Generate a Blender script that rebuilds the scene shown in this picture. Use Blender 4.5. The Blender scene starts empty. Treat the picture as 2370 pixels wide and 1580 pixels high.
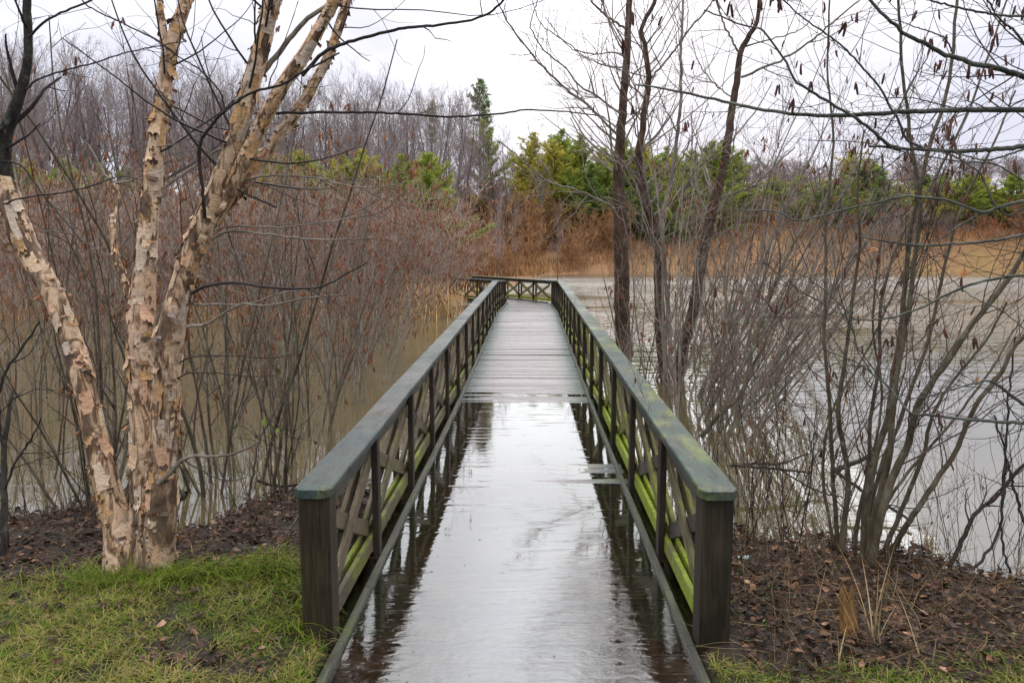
import bpy, math, random
import numpy as np
from mathutils import noise as mnoise, Vector

C = bpy.context.scene.collection
random.seed(7)

# ------------------------------------------------------------------ camera maths
F_PX, PITCH, CAM_Z = 1843.0, math.radians(6.13), 1.75
CP, SP = math.cos(PITCH), math.sin(PITCH)

def at(px, py, Y):
    """world point seen at photo pixel (px,py) at forward distance Y, and its depth"""
    a = (px - 1185.0) / F_PX; b = (790.0 - py) / F_PX
    dx, dy, dz = a, CP + b * SP, -SP + b * CP
    t = Y / dy
    return (dx * t, Y, CAM_Z + dz * t), t

# ------------------------------------------------------------------ mesh helpers
def make_mesh(name, V, Q=None, T=None, mats=(), smooth=True, col=None, midx=None):
    me = bpy.data.meshes.new(name)
    V = np.asarray(V, dtype=np.float32).reshape(-1, 3)
    parts = []
    nq = 0 if Q is None else len(Q); nt = 0 if T is None else len(T)
    loops = []
    if nq: loops.append(np.asarray(Q, dtype=np.int32).reshape(-1))
    if nt: loops.append(np.asarray(T, dtype=np.int32).reshape(-1))
    L = np.concatenate(loops)
    starts = np.concatenate([np.arange(nq) * 4, nq * 4 + np.arange(nt) * 3]).astype(np.int32)
    me.vertices.add(len(V)); me.vertices.foreach_set('co', V.reshape(-1))
    me.loops.add(len(L)); me.loops.foreach_set('vertex_index', L)
    me.polygons.add(nq + nt); me.polygons.foreach_set('loop_start', starts)
    if midx is not None:
        me.polygons.foreach_set('material_index', np.asarray(midx, dtype=np.int32))
    me.polygons.foreach_set('use_smooth', np.full(nq + nt, smooth, dtype=bool))
    if col is not None:
        ca = me.color_attributes.new('Col', 'FLOAT_COLOR', 'POINT')
        c4 = np.ones((len(V), 4), dtype=np.float32); c4[:, :3] = col
        ca.data.foreach_set('color', c4.reshape(-1))
    for m in mats: me.materials.append(m)
    me.update(calc_edges=True); me.validate()
    return me

def link(name, me, parent=None, loc=None):
    o = bpy.data.objects.new(name, me); C.objects.link(o)
    if parent is not None: o.parent = parent
    if loc is not None: o.location = loc
    return o

def thing(name, label, cat, loc=(0, 0, 0), group=None):
    o = bpy.data.objects.new(name, None); C.objects.link(o)
    o.location = loc; o.empty_display_size = .2
    o['label'] = label; o['category'] = cat
    if group: o['group'] = group
    return o

def tag(o, label=None, cat=None, group=None, kind=None):
    if label: o['label'] = label
    if cat: o['category'] = cat
    if group: o['group'] = group
    if kind: o['kind'] = kind
    return o

def copy_tree(o, parent=None):
    c = o.copy(); C.objects.link(c)
    if parent is not None: c.parent = parent
    for ch in list(o.children): copy_tree(ch, c)
    return c

class MB:
    """collects quads / tris"""
    def __init__(s): s.V = []; s.Q = []; s.T = []; s.C = []; s.n = 0
    def add(s, V, Q=None, T=None, col=None):
        V = np.asarray(V, dtype=np.float32).reshape(-1, 3)
        if Q is not None and len(Q): s.Q.append(np.asarray(Q, dtype=np.int32) + s.n)
        if T is not None and len(T): s.T.append(np.asarray(T, dtype=np.int32) + s.n)
        if col is not None: s.C.append(np.broadcast_to(np.asarray(col, dtype=np.float32), (len(V), 3)))
        s.V.append(V); s.n += len(V)
    def mesh(s, name, mats, smooth=True):
        V = np.concatenate(s.V)
        return make_mesh(name, V, np.concatenate(s.Q) if s.Q else None, np.concatenate(s.T) if s.T else None,
                         mats, smooth, np.concatenate(s.C) if s.C else None)
    def build(s, name, mats, parent=None, smooth=True):
        return link(name, s.mesh(name, mats, smooth), parent)

def tubes(mb, P, R, k, cap=False):
    """P (B,n,3) R (B,n): k-sided tubes"""
    P = np.asarray(P, dtype=np.float64); R = np.asarray(R, dtype=np.float64)
    if P.ndim == 2: P = P[None]; R = R[None]
    B, n, _ = P.shape
    if B == 0: return
    T = np.empty_like(P)
    T[:, 1:-1] = P[:, 2:] - P[:, :-2]; T[:, 0] = P[:, 1] - P[:, 0]; T[:, -1] = P[:, -1] - P[:, -2]
    T /= np.linalg.norm(T, axis=2, keepdims=True) + 1e-9
    main = P[:, -1] - P[:, 0]
    ref = np.zeros((B, 3)); ax = np.argmin(np.abs(main), axis=1); ref[np.arange(B), ax] = 1
    ref = np.broadcast_to(ref[:, None], P.shape)
    U = np.cross(T, ref); U /= np.linalg.norm(U, axis=2, keepdims=True) + 1e-9
    W = np.cross(T, U)
    a = np.arange(k) * 2 * math.pi / k
    V = P[:, :, None] + R[:, :, None, None] * (U[:, :, None] * np.cos(a)[None, None, :, None] + W[:, :, None] * np.sin(a)[None, None, :, None])
    base = (np.arange(B) * n * k)[:, None, None] + (np.arange(n - 1) * k)[None, :, None]
    j = np.arange(k)[None, None]; j2 = (np.arange(k)[None, None] + 1) % k
    Q = np.stack([base + j, base + k + j, base + k + j2, base + j2], axis=-1).reshape(-1, 4)
    mb.add(V.reshape(-1, 3), Q)

def norm(v): return v / (np.linalg.norm(v, axis=-1, keepdims=True) + 1e-9)

def spawn(rng, P, R, dens, ang, length, nseg, wig, up, rr, rmin, t0=.15, t1=.98, lensd=.3, absn=None, tip=.35):
    """children along parents P (B,n,3); dens per metre (or absn per parent); returns (P,R)"""
    B, n, _ = P.shape
    if B == 0: return np.zeros((0, nseg + 1, 3)), np.zeros((0, nseg + 1))
    Ls = np.linalg.norm(np.diff(P, axis=1), axis=2).sum(1)
    cnt = rng.poisson(Ls * dens * (t1 - t0)) if absn is None else np.full(B, absn)
    idx = np.repeat(np.arange(B), cnt); M = len(idx)
    if M == 0: return np.zeros((0, nseg + 1, 3)), np.zeros((0, nseg + 1))
    t = t0 + (t1 - t0) * rng.random(M)
    f = t * (n - 1); i = np.minimum(f.astype(int), n - 2); fr = (f - i)[:, None]
    p = P[idx, i] * (1 - fr) + P[idx, i + 1] * fr
    r = R[idx, i] * (1 - fr[:, 0]) + R[idx, i + 1] * fr[:, 0]
    tan = norm(P[idx, i + 1] - P[idx, i])
    rnd = norm(rng.normal(size=(M, 3))); side = norm(np.cross(tan, rnd))
    th = np.radians(ang[0] + ang[1] * rng.normal(size=M))[:, None]
    d = norm(tan * np.cos(th) + side * np.sin(th))
    L = length * (1 + lensd * rng.normal(size=M)).clip(.3, 2) * (1.15 - .6 * t)
    if isinstance(length, float) is False: pass
    out = np.empty((M, nseg + 1, 3)); out[:, 0] = p
    for s in range(nseg):
        d = norm(d + wig * rng.normal(size=(M, 3)) + np.array([0, 0, up]))
        out[:, s + 1] = out[:, s] + d * (L / nseg)[:, None]
    r0 = np.maximum(r * rr, rmin)
    rad = r0[:, None] * np.linspace(1, tip, nseg + 1)[None]
    return out, np.maximum(rad, rmin * .55)

def path(pts, n):
    """Catmull-Rom resample of (x,y,z,r) rows"""
    A = np.asarray(pts, dtype=np.float64)
    m = len(A)
    ext = np.vstack([2 * A[0] - A[1], A, 2 * A[-1] - A[-2]])
    seg = np.linalg.norm(np.diff(A[:, :3], axis=0), axis=1); cum = np.concatenate([[0], np.cumsum(seg)]); cum /= cum[-1]
    out = []
    for u in np.linspace(0, 1, n):
        i = min(np.searchsorted(cum, u, side='right') - 1, m - 2); i = max(i, 0)
        f = (u - cum[i]) / (cum[i + 1] - cum[i] + 1e-12)
        p0, p1, p2, p3 = ext[i], ext[i + 1], ext[i + 2], ext[i + 3]
        out.append(.5 * (2 * p1 + (p2 - p0) * f + (2 * p0 - 5 * p1 + 4 * p2 - p3) * f * f + (3 * p1 - p0 - 3 * p2 + p3) * f ** 3))
    return np.array(out)

def traced(pix, Y0, Y1=None, n=24, scale=1.0, kink=0.0, seed=0):
    """photo pixel polyline [(x,y,w)...] turned into world rows x,y,z,r (depth runs Y0 -> Y1)"""
    if Y1 is None: Y1 = Y0
    rows = []
    m = len(pix)
    for i, q in enumerate(pix):
        Y = Y0 + (Y1 - Y0) * i / max(1, m - 1)
        p, dep = at(q[0] * scale, q[1] * scale, Y)
        rows.append((*p, max(.0012, q[2] * scale * dep / F_PX / 2)))
    A = path(rows, n)
    if kink:
        rg = np.random.default_rng(seed + 11)
        A[1:-1, :3] += rg.normal(size=(n - 2, 3)) * kink
    return A
DS = 2370 / 2352.0     # some tracings were read off a 2352-pixel-wide view

def w3(pts, wa, wb):
    m = len(pts)
    return [(x, y, wa + (wb - wa) * i / max(1, m - 1)) for i, (x, y) in enumerate(pts)]

# ------------------------------------------------------------------ numpy value noise
def vnoise(x, y, seed=0):
    xi = np.floor(x).astype(np.int64); yi = np.floor(y).astype(np.int64)
    fx = x - xi; fy = y - yi; fx = fx * fx * (3 - 2 * fx); fy = fy * fy * (3 - 2 * fy)
    def h(a, b):
        v = (a * 374761393 + b * 668265263 + seed * 1442695041) & 0x7fffffff
        v = ((v ^ (v >> 13)) * 1274126177) & 0x7fffffff
        return ((v ^ (v >> 16)) & 0xffff) / 65535.0
    return (h(xi, yi) * (1 - fx) + h(xi + 1, yi) * fx) * (1 - fy) + (h(xi, yi + 1) * (1 - fx) + h(xi + 1, yi + 1) * fx) * fy

def fbm(x, y, seed=0, o=4):
    s = 0; a = .5
    for i in range(o):
        s = s + a * (vnoise(x, y, seed + i) - .5); x = x * 2.03; y = y * 2.03; a *= .5
    return s

# ------------------------------------------------------------------ materials
def new_mat(name):
    m = bpy.data.materials.new(name); m.use_nodes = True
    nt = m.node_tree; nt.nodes.clear()
    out = nt.nodes.new('ShaderNodeOutputMaterial'); b = nt.nodes.new('ShaderNodeBsdfPrincipled')
    nt.links.new(b.outputs[0], out.inputs[0])
    return m, nt, b

def N(nt, typ, **kw):
    n = nt.nodes.new(typ)
    for k, v in kw.items():
        if k == 'ins':
            for kk, vv in v.items(): n.inputs[kk].default_value = vv
        else: setattr(n, k, v)
    return n

def ramp(nt, fac, stops, interp='LINEAR'):
    r = nt.nodes.new('ShaderNodeValToRGB'); r.color_ramp.interpolation = interp
    els = r.color_ramp.elements
    while len(els) < len(stops): els.new(.5)
    for e, (p, c) in zip(els, stops):
        e.position = p; e.color = (*c, 1) if len(c) == 3 else c
    nt.links.new(fac, r.inputs[0]); return r.outputs[0]

def g3(v): return (v, v, v)

def mapped(nt, scale, coord='Object'):
    tc = N(nt, 'ShaderNodeTexCoord'); mp = N(nt, 'ShaderNodeMapping'); mp.inputs['Scale'].default_value = scale
    nt.links.new(tc.outputs[coord], mp.inputs[0]); return mp.outputs[0]

def noise_tex(nt, vec, scale, detail=4, rough=.6, dist=0.0):
    n = N(nt, 'ShaderNodeTexNoise'); n.inputs['Scale'].default_value = scale; n.inputs['Detail'].default_value = detail
    n.inputs['Roughness'].default_value = rough; n.inputs['Distortion'].default_value = dist
    if vec is not None: nt.links.new(vec, n.inputs['Vector'])
    return n.outputs['Fac']

def mixc(nt, fac, a, b, mode='MIX'):
    m = N(nt, 'ShaderNodeMix', data_type='RGBA', blend_type=mode)
    def put(sock, v):
        if isinstance(v, (tuple, list)): sock.default_value = (*v, 1) if len(v) == 3 else v
        elif isinstance(v, (int, float)): sock.default_value = v
        else: nt.links.new(v, sock)
    put(m.inputs['Factor'], fac); put(m.inputs['A'], a); put(m.inputs['B'], b)
    return m.outputs['Result']

def bump(nt, bsdf, h, strength=.3, dist=.01):
    b = N(nt, 'ShaderNodeBump'); b.inputs['Strength'].default_value = strength; b.inputs['Distance'].default_value = dist
    nt.links.new(h, b.inputs['Height']); nt.links.new(b.outputs[0], bsdf.inputs['Normal']); return b

def bark_mat(name, c1, c2, scale=30, rough=.8, stretch=(1, 1, .25), lichen=None):
    m, nt, b = new_mat(name)
    v = mapped(nt, stretch); f = noise_tex(nt, v, scale, 5, .65)
    c = ramp(nt, f, [(.3, c1), (.7, c2)])
    fb = noise_tex(nt, mapped(nt, (1, 1, .6)), scale * .13, 4, .65); c = mixc(nt, 1.0, c, ramp(nt, fb, [(.34, g3(.5)), (.52, g3(1)), (.68, g3(1.45))]), 'MULTIPLY')
    if lichen:
        f2 = noise_tex(nt, mapped(nt, (1, 1, 1)), scale * .35, 4, .7)
        k = ramp(nt, f2, [(.55, g3(0)), (.68, g3(1))])
        c = mixc(nt, k, c, lichen)
    nt.links.new(c, b.inputs['Base Color']); b.inputs['Roughness'].default_value = rough
    bump(nt, b, f, .6, .01); b.inputs['Specular IOR Level'].default_value = .18
    return m

def simple_noise_mat(name, c1, c2, scale=2, rough=.85, coord='Object'):
    m, nt, b = new_mat(name)
    oi = N(nt, 'ShaderNodeObjectInfo')
    f = noise_tex(nt, mapped(nt, (1, 1, 1), coord), scale, 3)
    c = ramp(nt, f, [(.3, c1), (.7, c2)])
    mm = N(nt, 'ShaderNodeMath', operation='MULTIPLY_ADD'); mm.inputs[1].default_value = .5; mm.inputs[2].default_value = .75
    nt.links.new(oi.outputs['Random'], mm.inputs[0])
    h = N(nt, 'ShaderNodeHueSaturation'); nt.links.new(c, h.inputs['Color']); nt.links.new(mm.outputs[0], h.inputs['Value'])
    nt.links.new(h.outputs[0], b.inputs['Base Color']); b.inputs['Roughness'].default_value = rough
    b.inputs['Specular IOR Level'].default_value = .25
    return m

def attr_mat(name, rough=.7, spec=.3, gain=1.0, noise=.35, nscale=40, transl=0.0):
    m, nt, b = new_mat(name)
    a = N(nt, 'ShaderNodeAttribute', attribute_name='Col')
    f = noise_tex(nt, mapped(nt, (1, 1, 1)), nscale, 3)
    k = ramp(nt, f, [(.25, g3(1 - noise)), (.75, g3(1 + noise))])
    c = mixc(nt, 1.0, a.outputs['Color'], k, 'MULTIPLY')
    nt.links.new(c, b.inputs['Base Color']); b.inputs['Roughness'].default_value = rough
    b.inputs['Specular IOR Level'].default_value = spec
    if transl:
        tr = N(nt, 'ShaderNodeBsdfTranslucent'); nt.links.new(c, tr.inputs[0]); mx = N(nt, 'ShaderNodeMixShader'); mx.inputs[0].default_value = transl
        nt.links.new(b.outputs[0], mx.inputs[1]); nt.links.new(tr.outputs[0], mx.inputs[2])
        nt.links.new(mx.outputs[0], [n for n in nt.nodes if n.type == 'OUTPUT_MATERIAL'][0].inputs[0])
    return m

def wood_mat(name, c_dark, c_light, stretch, moss=0.0, mosscol=(.16, .19, .015), lichen=0.0, rough=.45, tint=None, scale=14, spec=.25, vary=False):
    m, nt, b = new_mat(name)
    geo = N(nt, 'ShaderNodeNewGeometry')
    v = mapped(nt, stretch); f = noise_tex(nt, v, scale, 6, .65, .3)
    big = noise_tex(nt, mapped(nt, (1, 1, 1)), 2.2, 4, .6)
    c = ramp(nt, f, [(.28, c_dark), (.72, c_light)])
    k = ramp(nt, big, [(.3, g3(.6)), (.7, g3(1.35))])
    c = mixc(nt, 1.0, c, k, 'MULTIPLY')
    if tint:
        tf = ramp(nt, noise_tex(nt, mapped(nt, (1, 1, 1)), 1.3, 4), [(.42, g3(0)), (.62, g3(.8))])
        c = mixc(nt, tf, c, tint)
    if moss > 0:
        mf = noise_tex(nt, mapped(nt, (1.3, .6, 1)), 3.4, 6, .7)
        mk = ramp(nt, mf, [(.62 - .3 * moss, g3(0)), (.74 - .26 * moss, g3(min(1, .55 + .4 * moss)))])
        mc = ramp(nt, noise_tex(nt, mapped(nt, (1, 1, 1)), 30, 4), [(.3, tuple(x * .55 for x in mosscol)), (.7, tuple(x * 1.25 for x in mosscol))])
        c = mixc(nt, mk, c, mc)
    if lichen > 0:
        lf = noise_tex(nt, mapped(nt, (1, .7, 1)), 26, 4, .65)
        lk = ramp(nt, lf, [(.66, g3(0)), (.70, g3(lichen))])
        c = mixc(nt, lk, c, (.36, .33, .23))
    if vary:   # every length of timber has weathered differently
        oi = N(nt, 'ShaderNodeObjectInfo'); c = mixc(nt, 1.0, c, ramp(nt, oi.outputs['Random'], [(0, (.72, .8, .85)), (.5, (1.05, 1.05, 1.0)), (1, (1.45, 1.28, 1.1))]), 'MULTIPLY')
        st = noise_tex(nt, mapped(nt, (3, 1.2, 3)), 5.5, 5, .75); c = mixc(nt, 1.0, c, ramp(nt, st, [(.34, g3(.45)), (.48, g3(1)), (.66, g3(1.25))]), 'MULTIPLY')
    # drying checks along the grain
    ck = noise_tex(nt, mapped(nt, tuple(s * 1.0 for s in stretch)), scale * 2.6, 2, .5)
    ckk = ramp(nt, ck, [(.27, g3(.25)), (.34, g3(1))])
    c = mixc(nt, 1.0, c, ckk, 'MULTIPLY')
    nt.links.new(c, b.inputs['Base Color'])
    rr = ramp(nt, big, [(.3, g3(rough - .12)), (.7, g3(rough + .15))])
    nt.links.new(rr, b.inputs['Roughness']); b.inputs['Specular IOR Level'].default_value = spec
    bump(nt, b, f, .35, .006)
    return m

M = {}
M['cap'] = wood_mat('weathered green cap wood', (.014, .028, .029), (.038, .060, .060), (8, .45, 8), moss=.06, rough=.5, tint=(.065, .06, .055), scale=10, spec=.24, vary=True)
M['cap_mossy'] = wood_mat('mossy green cap wood', (.013, .029, .027), (.032, .062, .052), (8, .45, 8), moss=.44, mosscol=(.12, .145, .03), rough=.5, tint=(.045, .05, .046), scale=10, spec=.24, vary=True)
M['post'] = wood_mat('dark wet post wood', (.010, .008, .004), (.060, .043, .022), (6, 6, .35), moss=.12, mosscol=(.035, .04, .008), rough=.62, scale=10)
M['post_r'] = wood_mat('dark wet post wood with algae', (.008, .008, .005), (.045, .034, .019), (6, 6, .35), moss=.22, mosscol=(.04, .038, .008), rough=.62, scale=10)
M['upright'] = wood_mat('dark upright wood', (.014, .010, .007), (.04, .029, .019), (7, 7, .5), moss=.1, mosscol=(.07, .085, .012), rough=.55)
M['brace'] = wood_mat('grey brace wood', (.065, .05, .03), (.16, .125, .08), (7, .8, 1.6), moss=.28, mosscol=(.16, .17, .03), lichen=.55, rough=.6)
M['brace_r'] = wood_mat('mossy brace wood', (.06, .05, .028), (.14, .115, .062), (7, .8, 1.6), moss=.62, mosscol=(.2, .22, .03), rough=.6)
M['rail'] = wood_mat('mossy lower rail wood', (.06, .048, .028), (.14, .11, .065), (7, .6, 7), moss=.55, mosscol=(.19, .24, .018), rough=.55)
M['rail_r'] = wood_mat('very mossy lower rail wood', (.08, .075, .04), (.17, .15, .085), (7, .6, 7), moss=1.05, mosscol=(.22, .28, .015), rough=.6)
M['subrail'] = wood_mat('grey upper rail wood', (.035, .029, .023), (.10, .082, .066), (7, .6, 7), moss=.08, rough=.55)
M['strip'] = wood_mat('dark edge strip wood', (.04, .042, .03), (.11, .11, .08), (7, .6, 7), moss=.25, mosscol=(.12, .15, .02), rough=.4)

def deck_material():
    m, nt, b = new_mat('wet plank wood')
    a = N(nt, 'ShaderNodeAttribute', attribute_name='Col'); sep = N(nt, 'ShaderNodeSeparateColor'); nt.links.new(a.outputs['Color'], sep.inputs[0])
    f = noise_tex(nt, mapped(nt, (.7, 9, 9)), 9, 6, .65, .4)
    big = noise_tex(nt, mapped(nt, (1, .6, 1)), 1.6, 5, .65)
    c = ramp(nt, f, [(.25, (.05, .036, .036)), (.75, (.165, .125, .13))])
    pv = ramp(nt, sep.outputs[0], [(0, g3(.7)), (1, g3(1.25))])
    c = mixc(nt, 1.0, c, pv, 'MULTIPLY')
    # algae towards the sides of the walkway
    ad = N(nt, 'ShaderNodeMath', operation='MULTIPLY_ADD'); ad.inputs[1].default_value = .8; ad.inputs[2].default_value = -.4
    nt.links.new(big, ad.inputs[0])
    ad2 = N(nt, 'ShaderNodeMath', operation='ADD'); nt.links.new(ad.outputs[0], ad2.inputs[0]); nt.links.new(sep.outputs[1], ad2.inputs[1])
    k = ramp(nt, ad2.outputs[0], [(.55, g3(0)), (.85, g3(.85))])
    c = mixc(nt, k, c, (.06, .098, .085))
    ms = noise_tex(nt, mapped(nt, (1, 1.6, 1)), 2.7, 6, .72)
    mm = N(nt, 'ShaderNodeMath', operation='MULTIPLY'); nt.links.new(ramp(nt, ms, [(.52, g3(0)), (.66, g3(.9))]), mm.inputs[0]); nt.links.new(sep.outputs[2], mm.inputs[1])
    c = mixc(nt, mm.outputs[0], c, (.10, .13, .02))
    nt.links.new(c, b.inputs['Base Color'])
    rr = ramp(nt, noise_tex(nt, mapped(nt, (.8, 5, 1)), 4, 5, .6), [(.3, g3(.2)), (.7, g3(.48))])
    nt.links.new(rr, b.inputs['Roughness']); b.inputs['Specular IOR Level'].default_value = .5
    bump(nt, b, f, .4, .004)
    return m
M['deck'] = deck_material()

def ground_material():
    m, nt, b = new_mat('muddy bank soil')
    a = N(nt, 'ShaderNodeAttribute', attribute_name='Col'); sep = N(nt, 'ShaderNodeSeparateColor'); nt.links.new(a.outputs['Color'], sep.inputs[0])
    v = mapped(nt, (1, 1, 1))
    f1 = noise_tex(nt, v, 9, 8, .7); f2 = noise_tex(nt, v, 45, 5, .7)
    mud = ramp(nt, f1, [(.3, (.010, .0075, .006)), (.55, (.024, .017, .011)), (.75, (.05, .033, .02))])
    mud = mixc(nt, .4, mud, ramp(nt, f2, [(.3, (.008, .006, .0045)), (.7, (.06, .039, .024))]))
    soilgrass = ramp(nt, f2, [(.3, (.012, .012, .006)), (.5, (.03, .032, .010)), (.7, (.05, .06, .014))])
    c = mixc(nt, sep.outputs[0], mud, soilgrass)
    ff = noise_tex(nt, mapped(nt, (.06, .05, .1)), 1.0, 6, .7)
    dry = ramp(nt, ff, [(.25, (.24, .12, .06)), (.5, (.28, .15, .07)), (.68, (.25, .18, .055)), (.8, (.17, .17, .04))])
    dry2 = mixc(nt, .45, dry, ramp(nt, noise_tex(nt, mapped(nt, (1, .4, 1)), .8, 7, .75), [(.3, (.09, .05, .035)), (.7, (.30, .16, .07))]))
    c = mixc(nt, sep.outputs[1], c, dry2)
    nt.links.new(c, b.inputs['Base Color'])
    rr = mixc(nt, sep.outputs[2], ramp(nt, f1, [(.35, g3(.2)), (.5, g3(.8))]), g3(.95))
    nt.links.new(rr, b.inputs['Roughness'])
    b.inputs['Specular IOR Level'].default_value = .3
    bump(nt, b, f2, .5, .02)
    return m
M['ground'] = ground_material()

def pond_material():
    m, nt, b = new_mat('murky pond water')
    geo = N(nt, 'ShaderNodeNewGeometry')
    mp = N(nt, 'ShaderNodeMapping'); nt.links.new(geo.outputs['Position'], mp.inputs[0]); mp.inputs['Scale'].default_value = (.22, 1.5, 1)
    w1 = noise_tex(nt, mp.outputs[0], 3.2, 3, .55, .6)
    mp2 = N(nt, 'ShaderNodeMapping'); nt.links.new(geo.outputs['Position'], mp2.inputs[0]); mp2.inputs['Scale'].default_value = (.16, .34, 1)
    w2 = noise_tex(nt, mp2.outputs[0], 2.0, 2, .5, .4)
    mp3 = N(nt, 'ShaderNodeMapping'); nt.links.new(geo.outputs['Position'], mp3.inputs[0]); mp3.inputs['Scale'].default_value = (.06, .10, 1)
    msk = ramp(nt, noise_tex(nt, mp3.outputs[0], 1.6, 3, .5), [(.35, g3(.1)), (.62, g3(1))])
    # wind ruffles the open water farther out, the shore lies in the lee
    sx = N(nt, 'ShaderNodeSeparateXYZ'); nt.links.new(geo.outputs['Position'], sx.inputs[0])
    mr = N(nt, 'ShaderNodeMapRange'); mr.inputs['From Min'].default_value = 8; mr.inputs['From Max'].default_value = 24
    mr.inputs['To Min'].default_value = .05; mr.inputs['To Max'].default_value = 1.25
    nt.links.new(sx.outputs['Y'], mr.inputs['Value'])
    lee = N(nt, 'ShaderNodeMapRange'); lee.inputs['From Min'].default_value = 62; lee.inputs['From Max'].default_value = 80; lee.inputs['To Min'].default_value = 1; lee.inputs['To Max'].default_value = .06
    nt.links.new(sx.outputs['Y'], lee.inputs['Value'])
    mu0 = N(nt, 'ShaderNodeMath', operation='MULTIPLY'); nt.links.new(msk, mu0.inputs[0]); nt.links.new(lee.outputs[0], mu0.inputs[1])
    mu = N(nt, 'ShaderNodeMath', operation='MULTIPLY'); nt.links.new(mu0.outputs[0], mu.inputs[0]); nt.links.new(mr.outputs[0], mu.inputs[1])
    h = N(nt, 'ShaderNodeMath', operation='MULTIPLY'); nt.links.new(w1, h.inputs[0]); nt.links.new(mu.outputs[0], h.inputs[1])
    h2 = N(nt, 'ShaderNodeMath', operation='MULTIPLY_ADD'); nt.links.new(w2, h2.inputs[0]); h2.inputs[1].default_value = .16; nt.links.new(h.outputs[0], h2.inputs[2])
    bp = N(nt, 'ShaderNodeBump'); bp.inputs['Strength'].default_value = 1.0; bp.inputs['Distance'].default_value = .055
    nt.links.new(h2.outputs[0], bp.inputs['Height'])
    b.inputs['Base Color'].default_value = (.115, .094, .046, 1); b.inputs['Roughness'].default_value = .6; b.inputs['Specular IOR Level'].default_value = 0
    gl = N(nt, 'ShaderNodeBsdfGlossy'); gl.inputs['Roughness'].default_value = .03; gl.inputs['Color'].default_value = (.96, .98, 1, 1)
    rr = N(nt, 'ShaderNodeMapRange'); rr.inputs['From Min'].default_value = 18; rr.inputs['From Max'].default_value = 50; rr.inputs['To Min'].default_value = .03; rr.inputs['To Max'].default_value = .17
    nt.links.new(sx.outputs['Y'], rr.inputs['Value']); rl = N(nt, 'ShaderNodeMath', operation='MULTIPLY'); nt.links.new(rr.outputs[0], rl.inputs[0]); nt.links.new(lee.outputs[0], rl.inputs[1]); nt.links.new(rl.outputs[0], gl.inputs['Roughness'])
    fr = N(nt, 'ShaderNodeFresnel'); fr.inputs['IOR'].default_value = 3.0
    nt.links.new(bp.outputs[0], gl.inputs['Normal']); nt.links.new(bp.outputs[0], fr.inputs['Normal'])
    mx = N(nt, 'ShaderNodeMixShader'); nt.links.new(fr.outputs[0], mx.inputs[0]); nt.links.new(b.outputs[0], mx.inputs[1]); nt.links.new(gl.outputs[0], mx.inputs[2])
    out = [n for n in nt.nodes if n.type == 'OUTPUT_MATERIAL'][0]; nt.links.new(mx.outputs[0], out.inputs[0])
    return m
M['pond'] = pond_material()

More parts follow.
